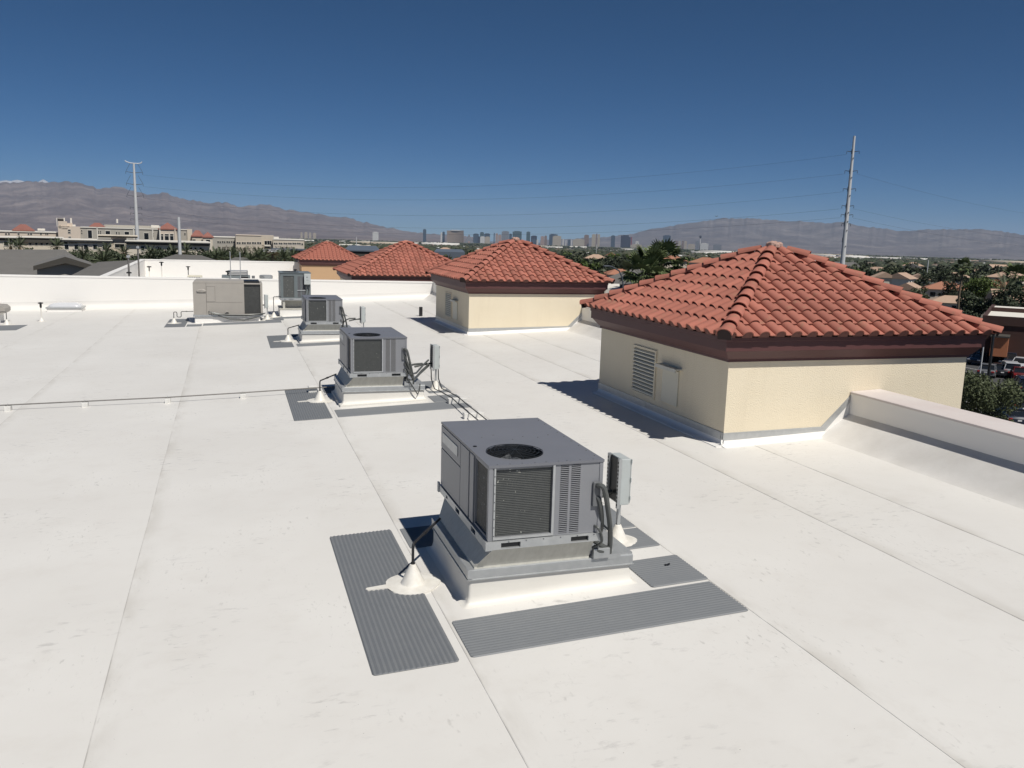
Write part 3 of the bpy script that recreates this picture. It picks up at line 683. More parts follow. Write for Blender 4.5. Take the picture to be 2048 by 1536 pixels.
def beige_unit():
    t = thing('rooftop_unit', 'beige rooftop unit with oval badge and dark coil at its right end', 'air conditioner', (-1.80, 39.2, 0))
    W, D, Z0, Z1 = 2.90, 1.6, .06, 1.545
    MB().bbox(.03, W-.12, .03, D, -.45, -.03, .03).build('curb', M['wall_white'], t)
    rl = MB(); rl.box(-.02, W+.02, -.03, D, -.028, .058); rl.box(-.03, -.02, -.04, .05, -.03, .06); rl.build('base_rail', M['galv'], t)
    # cabinet with chamfered top corners
    c = .09
    def body(x0, x1, y0, y1, mname, nm):
        MB().extr([(x0, Z0), (x1, Z0), (x1, Z1-c), (x1-c if x1 == W else x1, Z1), (x0+c if x0 == 0 else x0, Z1), (x0, Z1-c if x0 == 0 else Z1)], y0, y1).build(nm, M[mname], t)
    body(0, 2.07, 0.0, D, 'beige', 'cabinet')
    sh = MB(); sh.box(2.071, 2.12, .0, D, Z0, Z1-.002); sh.box(W-.09, W, .0, D, Z0, Z1-c); sh.box(2.12, W-.09, .02, D, Z1-.15, Z1-.10); sh.box(2.12, W-.09, .0, .05, Z1-.14, Z1-.085); sh.box(2.12, W-.09, .3, D, Z0, Z1-.16); sh.box(2.12, W-.09, 0, .3, Z0-.001, Z0+.03); sh.build('coil_housing', M['beige'], t)
    coil_panel(t, 2.12, W-.09, Z0+.03, Z1-.15, .04, 30, 'coil_dark')
    MB().extr([(2.14, Z1-.10), (W-.10, Z1-.10), (W-.13, Z1-.005), (2.10, Z1-.005)], .06, D-.1).build('fan_recess', M['black'], t)
    # door and panel joints
    j = MB()
    for a in ((.535, .545, Z0+.02, Z1-.10), (.90, .906, .62, 1.30)): j.box(a[0], a[1], -.004, -.0005, a[2], a[3])
    for a in ((.546, .90, 1.294, 1.302), (.546, .90, .612, .620), (.91, 2.05, .600, .606), (.0, 2.07, Z1-.105, Z1-.100)): j.box(a[0], a[1], -.004, -.0005, a[2], a[3])
    j.build('panel_joints', M['beige_line'], t)
    MB().bbox(.556, .892, -.014, -.0006, .628, 1.286, .004).build('access_panel', M['beige'], t)
    b = MB(); b.loft([[Vector((.34+.21*sc*math.cos(q), y, 1.10+.075*sc*math.sin(q))) for q in [2*math.pi*k/24 for k in range(24)]] for sc, y in ((1.0, 0.0), (1.0, -.02), (.8, -.034))]); b.build('badge', M['beige'], t, smooth=True)
    MB().box(.14, .54, -.012, -.0005, 1.005, 1.015).build('badge_ledge', M['beige_line'], t)
    MB().bbox(1.30, 1.46, -.03, -.0005, .13, .21, .006).build('service_handle', M['beige'], t)
    MB().box(1.34, 1.44, -.034, -.0302, .15, .18).build('handle_slot', M['black'], t)
    for k in range(4):
        MB().tube([(.62+.09*k, .0, .20-.02*k), (.66+.09*k, -.08, .20-.02*k), (.85+.1*k, -.10, .10), (1.4, -.09-.02*k, .03+.012*k), (2.2, -.09-.02*k, .02+.015*k), (2.75, -.07-.02*k, .07+.012*k), (3.0, .05, .12)], .022, 6).build('conduit', M['conduit'], t, smooth=True)
    for k in range(2):
        MB().tube([(1.0, -.06, .02), (1.5, -.12, -.10-.04*k), (2.1, -.14, -.14-.04*k), (2.75, -.08, -.02)], .016, 6).build('conduit', M['conduit'], t, smooth=True)
    return t
beige_unit()
t = thing('vent_hood', 'beige hooded roof vent cut off by the left edge of the photo', 'vent', (-9.42, 41.0, -0.46))
MB().extr([(-1.7, .40), (-.12, .40), (-.04, .47), (-.04, .62), (-.16, .74), (-1.7, .84)], 0, 1.0).build('hood', M['beige'], t)
MB().bbox(-1.5, -.3, .1, .9, -.1, .399, .02).build('curb', M['wall_white'], t)

# electrical disconnects on posts
def boot_mb(h=.20, r0=.115, r1=.035, fl=.26, seed=1, tilt=.0405):
    mb = MB(); rn = random.Random(seed)
    n = 28; rings = []
    for r, z in ((fl, -.02), (fl, .017), (fl*.97, .0195), (r0*1.5, .021), (r0*1.12, .028), (r0, .05), (r0*.6+r1*.4, h*.55), (r1, h), (r1*.7, h+.004)):
        rings.append([Vector((r*math.cos(2*math.pi*k/n)*(1+.07*math.sin(3*2*math.pi*k/n+seed)*(r == fl or r == fl*.96)), r*math.sin(2*math.pi*k/n), z)) for k in range(n)])
    for rg in rings:
        for q in rg:
            if q.z < .06: q.z += tilt*q.x - .0054*q.y
    return mb.loft(rings)
def disconnect(loc, label):
    t = thing('electrical_disconnect', label, 'switch box', loc, group='switch boxes on posts right of the grey units')
    boot_mb(.22, .115, .04, .24, 2).build('pipe_boot', M['boot'], t, smooth=True)
    MB().box(-.02, .02, -.02, .02, .18, 1.02).build('post', M['galv'], t)
    bx = MB(); bx.bbox(-.09, .035, -.20, .12, .54, 1.115, .008); bx.build('enclosure', M['box'], t)
    hg = MB()
    for z in (.60, .83, 1.06): hg.box(.035, .048, -.215, -.18, z, z+.05)
    hg.box(.0355, .043, -.205, -.195, .56, 1.10); hg.build('cover_latch', M['box'], t)
    ch = MB(); ch.box(-.125, -.0905, -.205, -.165, .50, 1.12); ch.box(-.125, -.0905, .09, .13, .50, 1.12); ch.build('strut_channel', M['galv'], t)
    sl_ = MB(); sl_.box(-.100, -.0906, -.165, .09, .56, 1.10)
    for k in range(12): sl_.box(-.1275, -.1252, -.197, -.175, .53+.048*k, .555+.048*k); sl_.box(-.1275, -.1252, .10, .12, .53+.048*k, .555+.048*k)
    sl_.build('channel_slots', M['black'], t)
    MB().tube([(-.55, -.1, .60), (-.35, -.06, .64), (-.11, .0, .66)], .026, 8).build('conduit', M['conduit'], t)
    MB().tube([(-.11, .03, .62), (-.03, .05, .58), (.0, .03, .45), (.0, .028, .2)], .015, 6).build('conduit', M['conduit'], t)
    return t
d1 = disconnect((4.435, 9.09, 0.09), 'pale switch box on a post beside the nearest grey unit')
d2 = copy_tree(d1, loc=(4.60, 19.95, 0.04), label='pale switch box on a post beside the second grey unit')
d3 = copy_tree(d1, loc=(4.48, 31.5, -0.03), label='pale switch box on a post beside the third grey unit')
d4 = copy_tree(d1, loc=(1.30, 39.6, -0.20), label='pale switch box on a post at the right end of the beige unit')

# black condensate pipes rising out of white boots
def condensate(loc, pts, label, grp, tab=True):
    t = thing('condensate_pipe', label, 'drain pipe', loc, group=grp)
    tl_ = .0405 if loc[0] > -1.2 else .02; mb = boot_mb(.235, .12, .032, .30, 1, tl_)
    if tab:
        mb.add([(-.27, -.05, -.007), (-.50, -.035, -.018), (-.52, .0, -.019), (-.50, .03, -.018), (-.27, .05, -.007), (-.27, -.05, .011), (-.50, -.035, .0015), (-.52, .0, .0005), (-.50, .03, .0015), (-.27, .05, .011)], [(5, 6, 7, 8, 9), (0, 1, 6, 5), (1, 2, 7, 6), (2, 3, 8, 7), (3, 4, 9, 8)])
    mb.build('pipe_boot', M['boot'], t, smooth=True)
    q = [Vector(p) for p in pts]; fp = [q[0]]
    for i in range(1, len(q)-1):
        a = (q[i-1]-q[i]).normalized()*.035; b = (q[i+1]-q[i]).normalized()*.035
        fp += [q[i]+a, q[i]+a*.35+b*.35, q[i]+b]
    fp.append(q[-1]); MB().tube(fp, .0155, 8).build('pipe', M['pipe_black'], t, smooth=True)
    c = MB(); m = (q[-2]*.55+q[-1]*.45); dd = (q[-1]-q[-2]).normalized()*.03; c.tube([m-dd, m+dd], .022, 8); c.tube([(0, 0, .225), (0, 0, .255)], .025, 8); c.build('coupling', M['pipe_black'], t)
    return t
CG = 'bent black pipes rising from white boots left of the units'
c1 = condensate((1.765, 8.66, -0.012), [(0, 0, .2), (0, 0, .47), (.44, .60, .52)], 'bent black pipe in a white boot left of the nearest grey unit', CG)
c2 = copy_tree(c1, loc=(1.775, 19.57, -0.07), label='bent black pipe in a white boot left of the second grey unit')
c3 = copy_tree(c1, loc=(1.72, 31.1, -0.125), label='bent black pipe in a white boot left of the third grey unit')
c4 = condensate((-2.62, 39.3, -0.33), [(0, 0, .2), (0, 0, .50), (.13, 0, .50), (.13, 0, .28), (.30, 0, .28), (.30, 0, .52), (.80, .1, .52)], 'black trap pipe in a white boot left of the beige unit', None, False)
c5 = condensate((1.62, 40.5, -0.19), [(0, 0, .2), (0, 0, .95), (.35, .1, .95)], 'thin black pipe in a white boot left of the tall grey green unit', None, False)
c6 = condensate((-9.25, 40.26, -0.46), [(0, 0, .2), (0, 0, .55), (-.2, 0, .55), (-.5, .1, .40)], 'black bent pipe in a white boot at the left edge of the photo', None, False)

# walkway pads
def pad(x0, x1, y0, y1, axis, label, grp):
    a0, a1, b0, b1 = (y0, y1, x0, x1) if axis == 'x' else (x0, x1, y0, y1)      # ridges run along b
    n = max(8, int((a1-a0)/0.0125)); v = []; f = []
    for k in range(n+1):
        a = a0 + (a1-a0)*k/n; h = 0.0085 + 0.0046*math.sin(2*math.pi*(a-a0)/0.05) if 0 < k < n else 0.001
        e = min(a-a0, a1-a); ins = max(0, 0.035-e)
        ins = 0.035 - math.sqrt(max(0, 0.035**2 - ins**2)) if ins > 0 else 0
        for b in (b0+ins, b0+ins+.006, b1-ins-.006, b1-ins):
            x, y = (b, a) if axis == 'x' else (a, b)
            edge = b in (b0+ins, b1-ins)
            v.append((x, y, rz(x, y) + 0.0035 + (0.001 if edge else h)))
    for k in range(n):
        for i in range(3): f.append((k*4+i, k*4+i+1, (k+1)*4+i+1, (k+1)*4+i))
    c = Vector(((x0+x1)/2, (y0+y1)/2, rz((x0+x1)/2, (y0+y1)/2)))
    mb = MB(); mb.v = [tuple(Vector(p)-c) for p in v]; mb.f = f; mb.m = [0]*len(f)
    return tag(mb.build('walkway_pad', M['pad'], None, loc=c), label, 'walkway pad', grp)
PG = 'grey ribbed walkway pads round the rooftop units'
for who, dx, dy, far in (('nearest', 0, 0, 0), ('second', 0.02, 10.73, 1), ('third', 0.0, 22.6, 2)):
    pad(1.045+dx, 1.835+dx, 6.84+dy, 10.46+dy, 'y', f'long grey ribbed pad along the left side of the {who} grey unit', PG)
    pad(1.945+dx, 4.87+dx, 6.86+dy, 7.63+dy, 'x', f'wide grey ribbed pad along the front of the {who} grey unit', PG)
    pad(4.20+dx, 4.90+dx, 7.69+dy, 8.45+dy, 'x', f'short grey ribbed pad at the right front corner of the {who} grey unit', PG)
    pad(4.33+dx, 4.88+dx, 8.78+dy, 9.44+dy, 'x', f'short grey ribbed pad under the switch box of the {who} grey unit', PG)
    pad(4.12+dx, 4.89+dx, 9.48+dy, 10.40+dy, 'x', f'grey ribbed pad behind the switch box of the {who} grey unit', PG)
    pad(1.945+dx, 4.09+dx, 9.70+dy, 10.45+dy, 'x', f'grey ribbed pad along the back of the {who} grey unit', PG)
pad(-2.92, -2.10, 37.65, 41.2, 'y', 'grey ribbed pad along the left side of the beige unit', PG)
pad(-2.05, -1.45, 37.75, 38.6, 'x', 'short grey ribbed pad at the left front corner of the beige unit', PG)
pad(-1.40, 1.85, 37.95, 38.85, 'x', 'wide grey ribbed pad along the front of the beige unit', PG)
pad(1.2, 2.0, 38.9, 41.4, 'y', 'grey ribbed pad between the beige unit and the tall grey green unit', PG)
pad(1.9, 4.9, 39.6, 40.4, 'x', 'grey ribbed pad in front of the tall grey green unit', PG)
pad(-12.5, -8.42, 37.95, 40.0, 'x', 'grey ribbed pad cut off by the left edge of the photo', PG)

# gas line on white blocks
def block(x, y, w_, d_, h, label, grp, straps=0):
    z = rz(x, y)
    o = tag(MB().bbox(-w_/2, w_/2, -d_/2, d_/2, -.01, h, .008).build('support_block', M['block'], None, loc=(x, y, z), ), label, 'support block', grp)
    if straps: MB().tube([(0, -.012, h-.01), (0, -.012, h+.05), (0, .012, h+.05), (0, .012, h-.01)], .004, 5).build('pipe_clamp', M['galv'], o)
    return o
GY = 20.62
for x, lb in ((-6.45, 'white block under the thin pipe, outside the left edge'), (-4.84, 'white block under the thin pipe, nearest the left edge'), (-3.31, 'white block under the thin pipe, second from the left edge'), (-1.58, 'white block under the thin pipe, beside the dirty roof seam'), (0.08, 'white block under the thin pipe, nearest the second grey unit')):
    block(x, GY, .13, .17, .105, lb, 'white blocks under the thin pipe', 1)
block(1.70, 20.75, .2, .2, .16, 'white block behind the white boot of the second grey unit', 'white blocks under the thin pipe')
mb = MB(); mb.tube([(x-1.0, GY-20.62, rz(x, GY)+.125) for x in (-9.5, -6.4, -4.8, -3.3, -1.6, .1, 1.7, 2.6)], .014, 8)
o = tag(mb.build('gas_pipe', M['pipe_gas'], None, smooth=True, loc=(1.0, GY, 0)), 'long thin steel pipe crossing the roof on white blocks', 'pipe')
# two cables on wide blocks between the first two units
for (x, y, lb) in ((4.68, 18.15, 'wide white block under two black cables, beside the second unit'), (4.62, 16.55, 'wide white block under two black cables, just above the nearest unit'), (4.62, 13.6, 'wide white block under two black cables, hidden behind the nearest unit')):
    block(x, y, .42, .16, .12, lb, 'wide white blocks under the cables')
for k, (off, lb) in enumerate(((0.07, 'right one of two black cables running from the second unit towards the nearest one'), (-0.11, 'left one of two black cables running from the second unit towards the nearest one'))):
    pts = [(4.62+off, 20.1, .62), (4.62+off, 20.05, .3), (4.60+off, 19.6, .13), (4.64+off, 18.9, .16), (4.66+off*.9, 18.15, .185), (4.65+off, 17.3, .165), (4.62+off, 16.55, .19), (4.62+off, 15, .17), (4.6+off, 13.6, .205), (4.55+off*.6, 11.5, .16), (4.45, 9.4, .14)]
    tag(MB().tube([(p[0]-4.6, p[1]-16, p[2]) for p in pts], .013, 6).build('cable', M['wire'], None, smooth=True, loc=(4.6, 16, 0)), lb, 'cable', 'black cables between the first two units')

# vent pipes with black caps, skylight, ladder
def vent_pipe(x, y, h, label, mname='boot', z=None, r=.022, cone=True, cap=.045, ch=.16, name='vent_pipe'):
    t = thing(name, label, 'vent pipe', (x, y, rz(x, y) if z is None else z))
    if cone: boot_mb(.16, .10, r*1.2, .17, 3, .02 if z is None else 0).build('pipe_boot', M['boot'], t, smooth=True)
    MB().tube([(0, 0, 0), (0, 0, h)], r, 10).build('pipe', M[mname], t, smooth=True)
    if cap: MB().lathe([(r*1.3, h-ch), (r*2.0, h-ch*.8), (r*2.0, h-ch*.25), (cap*1.8, h-ch*.2), (cap*1.8, h-ch*.05), (cap, h), (0, h+.01)], (0, 0, 0), 16).build('cap', M['black'], t, smooth=True)
    return t
vent_pipe(-8.18, 41.5, .84, 'thin white pipe with a black cap on the open roof at far left', cap=.06, ch=.24)
FZ = -0.6
vent_pipe(-6.75, 75.3, 1.2, 'black capped pipe at the corner of the far white wall', z=FZ, cap=.1, ch=.42)
vent_pipe(-5.70, 74.0, 1.62, 'thin pipe with black cap near the left end of the far white wall', z=FZ, r=.03, cap=.1, ch=.34)
vent_pipe(-3.55, 71.0, 1.42, 'thin pipe with black cap left of the low beige vent', z=FZ, r=.03, cap=.09, ch=.3, mname='wire')
vent_pipe(-0.55, 66.0, 1.35, 'black flared pipe on the grey unit behind the long wall', z=FZ, r=.04, cap=.1, ch=.5, mname='wire')
vent_pipe(4.75, 73.6, 1.2, 'dark pipe beside the farthest tiled tower', z=FZ, r=.05, cap=.08, ch=.4, mname='wire')
vent_pipe(8.05, 38.15, .42, 'short black pipe at the back corner of the second cream tower', r=.085, cap=0, mname='pipe_black', cone=False)
def mast(x, y, h, label, base=True):
    t = thing('roof_mast', label, 'post', (x, y, FZ)); MB().tube([(0, 0, 0), (0, 0, h)], .06, 10).build('post', M['pipe_gas'], t, smooth=True)
    if base: MB().lathe([(.16, 1.25), (.17, 1.32), (.08, 1.36), (0, 1.37)], (0, 0, 0), 14).build('collar', M['black'], t)
    MB().bbox(-.10, .10, -.10, .10, h-.25, h-.1, .01).build('bracket', M['galv'], t)
    return t
mast(-6.85, 62.3, 2.55, 'grey post with a dark collar in front of the shaded side wall')
mast(-6.95, 69.5, 3.0, 'taller grey post at the far end of the shaded side wall', False)
t = thing('skylight', 'low domed skylight on the roof at far left', 'skylight', (-8.13, 47.0, -0.42))
MB().bbox(-.78, .78, -.55, .50, -.15, .10, .02).build('curb', M['wall_white'], t)
MB().bbox(-.82, .82, -.6, .55, .101, .17, .012).build('frame', M['galv'], t)
mb = MB(); rings = []
for k in range(8):
    a = k/7*math.pi/2; s_ = math.cos(a)**.6 if k < 7 else 0.02
    rings.append([Vector((.74*s_*max(-1, min(1, 1.35*math.cos(q))), .5*s_*max(-1, min(1, 1.35*math.sin(q)))-.02, .171+.20*math.sin(a))) for q in [2*math.pi*i/24 for i in range(24)]])
M['acrylic'] = mat('milky_acrylic', (0.55, 0.56, 0.58), 0.2, 0, spec=0.6)
mb.loft(rings).build('dome', M['acrylic'], t, smooth=True, angle=70)
t = thing('roof_ladder', 'steel ladder rising over the long white wall behind the beige unit', 'ladder', (-0.02, 47.86, 0))
for s in (-.25, .25):
    pts = [(s, -.06, -.2), (s, -.06, 1.1), (s, -.06, 2.6)]
    MB().tube(pts, .022, 8).build('rail', M['galv'], t, smooth=True)
    MB().tube([(s, -.06, 1.42), (s, .3, 1.40), (s, .75, 1.38)], .018, 8).build('brace', M['galv'], t, smooth=True)
for k in range(5): MB().box(-.25, .25, -.075, -.045, -.05+.29*k, -.02+.29*k).build('rung', M['galv'], t)
# equipment beyond the long wall
t = thing('rooftop_unit', 'dark grey unit with slatted top showing above the long white wall', 'air conditioner', (0.0, 65.8, FZ))
MB().bbox(-1.0, 1.0, 0, 1.4, 0, 1.0, .03).build('cabinet', M['greenish'], t); MB().box(.35, .85, -.02, -.0005, .35, .95).build('vent_grille', M['black'], t)
for k in range(3): MB().box(-.55, .85, .1, 1.2, 1.08+.12*k, 1.12+.12*k).build('slat', M['galv'], t)
for sx_ in (-.5, .8): MB().box(sx_-.03, sx_+.03, .3, .36, .98, 1.36).build('post', M['galv'], t)
MB().bbox(1.12, 1.34, .2, .45, 0, 1.0, .02).build('side_duct', M['cabinet_dark'], t)
t = thing('roof_vent', 'low beige vent with a row of dark slots above the long white wall', 'vent', (-3.0, 69.0, FZ))
MB().bbox(-.52, .52, 0, .8, 0, .82, .06).build('hood', M['louver'], t)
for k in range(5): MB().box(-.40+.165*k, -.28+.165*k, -.012, -.0005, .60, .70).build('slot', M['black'], t)
t = thing('roof_vent', 'round metal roof vent near the farthest tiled tower', 'vent', (2.2, 68.0, FZ))
MB().lathe([(.46, 0), (.46, .72), (.50, .73), (.50, .92), (.42, .97), (0, .99)], (0, 0, 0), 24).build('hood', M['galv'], t, smooth=True)
# scraps on the pads
tag(MB().add([(0, 0, 0), (.05, .01, .012), (.03, .05, .004), (-.01, .04, .014), (.06, .045, .02)], [(0, 1, 2), (0, 2, 3), (1, 4, 2)]).build('leaf_scrap', M['black'], None, loc=(4.62, 8.15, rz(4.62, 8.15)+.014)), 'tiny black scrap lying on the short pad right of the nearest unit', 'scrap')
# ------------------------------------------------------------------ the land
def ground_mat():
    m = bpy.data.materials.new('valley_ground'); m.use_nodes = True; N = m.node_tree.nodes; L = m.node_tree.links; p = N['Principled BSDF']; p.inputs['Roughness'].default_value = 0.95
    g = N.new('ShaderNodeNewGeometry'); pos = g.outputs['Position']
    def nz(s, d=4, stretch=None):
        n = N.new('ShaderNodeTexNoise'); n.inputs['Scale'].default_value = s; n.inputs['Detail'].default_value = d
        L.new(pos, n.inputs['Vector']); return n.outputs['Fac']
    def ramp(s, els):
        r = N.new('ShaderNodeValToRGB'); e = r.color_ramp.elements
        for k, (q, c) in enumerate(els):
            x = e[k] if k < 2 else e.new(q)
            x.position = q; x.color = (*c, 1)
        L.new(s, r.inputs[0]); return r.outputs[0]
    fine = ramp(nz(0.035, 6), [(0.30, (0.05, 0.055, 0.045)), (0.72, (0.20, 0.175, 0.14)), (0.46, (0.10, 0.10, 0.085)), (0.58, (0.17, 0.15, 0.125))])
    big = ramp(nz(0.0009, 4), [(0.38, (0.040, 0.043, 0.038)), (0.72, (0.14, 0.125, 0.105))])
    k = N.new('ShaderNodeMix'); k.data_type = 'RGBA'; k.inputs['Factor'].default_value = 0.45; L.new(fine, k.inputs[6]); L.new(big, k.inputs[7])
    L.new(k.outputs[2], p.inputs['Base Color']); return m
M['ground'] = ground_mat()
M['asphalt'] = mat('asphalt', (0.045, 0.045, 0.047), 0.9, 0, (0.06, 0.06, 0.06), 0.4, 0.9, 0.2, 20)
M['paint'] = mat('white_road_paint', (0.7, 0.7, 0.68), 0.7)
rad = [0.1, 40, 90, 150, 220, 300, 420, 560, 700, 850, 1000, 1400, 2000, 3000, 4500, 6500, 9000, 12000, 15000, 18000, 22000, 28000, 36000, 45000]
v = []; f = []; NS = 120
for r in rad:
    for k in range(NS):
        a = 2*math.pi*k/NS; v.append((r*math.sin(a), r*math.cos(a), terr(r)))
for i in range(len(rad)-1):
    for k in range(NS): j = (k+1) % NS; f.append((i*NS+k, i*NS+j, (i+1)*NS+j, (i+1)*NS+k))
tag(MB().add(v, f).build('ground', M['ground'], smooth=2), kind='structure')
mb = MB(); mb.add([(12.5, -30, -10.47), (170, -30, -10.47), (150, 130, -10.47), (12.5, 112, -10.47)], [(0, 1, 2, 3)])
lot = tag(mb.build('parking_lot', M['asphalt']), kind='structure')
ln = MB()
for row in (62, 78, 96):
    for k in range(26): ln.add([(30+k*2.75, row-2.6, -10.462), (30.1+k*2.75, row-2.6, -10.462), (30.1+k*2.75, row+2.6, -10.462), (30+k*2.75, row+2.6, -10.462)], [(0, 1, 2, 3)])
ln.build('painted_lines', M['paint'], lot)

def rock(name, a, b, c):
    m = bpy.data.materials.new(name); m.use_nodes = True; N = m.node_tree.nodes; L = m.node_tree.links; p = N['Principled BSDF']; p.inputs['Roughness'].default_value = 0.95
    g = N.new('ShaderNodeNewGeometry'); n = N.new('ShaderNodeTexNoise'); n.inputs['Scale'].default_value = 0.0010; n.inputs['Detail'].default_value = 9; n.inputs['Roughness'].default_value = 0.72; n.inputs['Distortion'].default_value = 0.6
    L.new(g.outputs['Position'], n.inputs['Vector'])
    r = N.new('ShaderNodeValToRGB'); e = r.color_ramp.elements; e[0].position = 0.34; e[0].color = (*a, 1); e[1].position = 0.68; e[1].color = (*c, 1); q = e.new(0.5); q.color = (*b, 1)
    L.new(n.outputs['Fac'], r.inputs[0]); L.new(r.outputs[0], p.inputs['Base Color'])
    n2 = N.new('ShaderNodeTexNoise'); n2.inputs['Scale'].default_value = 0.0022; n2.inputs['Detail'].default_value = 6; L.new(g.outputs['Position'], n2.inputs['Vector'])
    b_ = N.new('ShaderNodeBump'); b_.inputs['Strength'].default_value = 0.5; b_.inputs['Distance'].default_value = 130; L.new(n2.outputs['Fac'], b_.inputs['Height']); L.new(b_.outputs[0], p.inputs['Normal']); return m
M['rock_left'] = rock('desert_rock', (0.080, 0.061, 0.058), (0.128, 0.100, 0.093), (0.225, 0.182, 0.165))
M['rock_right'] = rock('far_desert_rock', (0.066, 0.055, 0.056), (0.105, 0.089, 0.087), (0.185, 0.16, 0.15))
def mountains(name, prof, D0, D1, m, seed, fan=0.32, rough=1.0, n=620, nr=84):
    """range whose crest runs through the given skyline, with a fan of gravel at its foot"""
    v = []; f = []
    pxs = np.linspace(prof[0][0], prof[-1][0], n); cr = np.interp(pxs, [p[0] for p in prof], [p[1] for p in prof])
    for i, (px, py) in enumerate(zip(pxs, cr)):
        top = at(px, py, D1); a = math.atan2(top.x, top.y); zt = top.z
        for k in range(nr+8):
            t = k/(nr-1); D = D0 + (D1-D0)*t; x, y = D*math.sin(a), D*math.cos(a); zb = terr(D0) - 4
            if t <= 1:
                e = fan*t + (1-fan)*t**2.3
                q = noise.ridged_multi_fractal(Vector((a*20000/2600 + .5*noise.noise(Vector((a*9, D/5000, seed))), D/7500, seed)), 0.95, 2.1, 6, 1.0, 2.0)
                q2 = noise.fractal(Vector((x/6500, y/6500, seed+4)), 1.0, 2.0, 4)
                amp = math.sin(math.pi*min(1, t))**0.8
                z = zb + (zt-zb)*(e + amp*rough*(0.20*(q-1.1)*t + 0.10*q2 + 0.05*(noise.ridged_multi_fractal(Vector((a*20000/750, D/2600, seed+9)), 0.9, 2.1, 4, 1.0, 2.0)-1.0)*t))
                z = min(z, CAM.z + (zt-CAM.z)*D/D1*0.99) if t > 0.5 and t < 1 else z
            else: z = zt - (zt-zb)*((t-1)*(nr-1)/9)*0.8
            v.append((x, y, z))
    h = nr+8
    for i in range(n-1):
        for k in range(h-1): f.append((i*h+k, (i+1)*h+k, (i+1)*h+k+1, i*h+k+1))
    return tag(MB().add(v, f).build(name, m, smooth=2), kind='structure')
rj = random.Random(11)
def jag(pr, amp):
    out = []
    for (x0, y0), (x1, y1) in zip(pr, pr[1:]):
        n = max(1, int((x1-x0)/6))
        for k in range(n): u = k/n; out.append((x0+(x1-x0)*u, y0+(y1-y0)*u + (rj.uniform(-amp, amp) if k else 0)))
    return out + [pr[-1]]
LEFT = [(-420, 380), (-200, 369), (-60, 361), (0, 366), (40, 365), (60, 362), (90, 366), (130, 362), (165, 367), (200, 378), (232, 373), (262, 381), (300, 389), (330, 385), (360, 397), (400, 402), (420, 407), (450, 404), (480, 414), (505, 411), (540, 409), (565, 418), (600, 424), (650, 430), (700, 437), (740, 447), (780, 456), (830, 464), (900, 470), (980, 474)]
RIGHT = [(1080, 480), (1160, 477), (1220, 473), (1260, 468), (1290, 461), (1310, 457), (1340, 452), (1390, 445), (1420, 440), (1440, 437), (1500, 437), (1540, 440), (1580, 443), (1600, 441), (1620, 444), (1650, 447), (1690, 444), (1720, 452), (1760, 456), (1800, 462), (1850, 459), (1900, 458), (1950, 458), (1990, 461), (2048, 470), (2200, 478), (2480, 492)]
mountains('mountain_range', jag(LEFT, 2.0), 13500, 24000, M['rock_left'], 3.0)
mountains('mountain_range', jag(RIGHT, 1.5), 17500, 27000, M['rock_right'], 8.0, fan=0.2, rough=0.7)
M['hazed_snow'] = mat('hazed_snow', (0.33, 0.34, 0.37), 0.8)  # greyed in its colour to paint in the far haze
for pr in ([(-30, 367), (2, 362), (12, 360.5), (22, 362), (34, 359.5), (47, 362), (58, 367)], [(70, 367), (80, 361.5), (86, 358.5), (94, 362.5), (102, 368)]):
    rows = []
    for dy, D in ((0, 25600), (40, 24900)): rows.append([at(x, y+dy, D) for x, y in jag(pr, .8)])
    n = len(rows[0]); back = [at(x, y+60, 26500) for x, y in jag(pr, .1)][:n]
    while len(back) < n: back.append(back[-1])
    tag(MB().add(rows[0]+rows[1]+back, [(i, i+1, n+i+1, n+i) for i in range(n-1)] + [(i+1, i, 2*n+i, 2*n+i+1) for i in range(n-1)]).build('snowy_peak', M['hazed_snow']), kind='structure')

# ------------------------------------------------------------------ scattered city, one mass far away
def scatter(name, bv, bf, P, S, rot, mats, mi, parent=None, kind='stuff'):
    bv = np.array(bv, float); nf = len(bf); P = np.array(P, float); S = np.array(S, float); rot = np.array(rot, float)
    n = len(P); k = len(bv); c, s = np.cos(rot), np.sin(rot)
    V = bv[None]*S[:, None, :]
    X = V[..., 0]*c[:, None] - V[..., 1]*s[:, None]; Y = V[..., 0]*s[:, None] + V[..., 1]*c[:, None]
    A = np.stack([X, Y, V[..., 2]], -1) + P[:, None, :]
    me = bpy.data.meshes.new(name); me.vertices.add(n*k); me.vertices.foreach_set('co', A.ravel())
    ls = np.array([len(q) for q in bf]); li = np.concatenate([np.array(q) for q in bf])
    L = (li[None] + (np.arange(n)*k)[:, None]).ravel()
    me.loops.add(len(L)); me.loops.foreach_set('vertex_index', L)
    me.polygons.add(n*nf); tot = np.tile(ls, n); st = np.concatenate([[0], np.cumsum(tot)[:-1]])
    me.polygons.foreach_set('loop_start', st)
    for m in mats: me.materials.append(m)
    me.polygons.foreach_set('material_index', np.array(mi).ravel().astype(np.int32))
    me.update(calc_edges=True); me.validate()
    o = link(name, me, parent)
    if kind: o['kind'] = kind
    return o
M['leaf_far'] = [mat('far_foliage', (0.040, 0.052, 0.030), 0.9), mat('far_foliage_olive', (0.062, 0.066, 0.040), 0.9), mat('far_foliage_dark', (0.026, 0.034, 0.024), 0.9)]
M['far_wall'] = [mat('far_cream_wall', (0.40, 0.34, 0.27), 0.9), mat('far_white_wall', (0.58, 0.56, 0.53), 0.9), mat('far_peach_wall', (0.38, 0.27, 0.21), 0.9)]
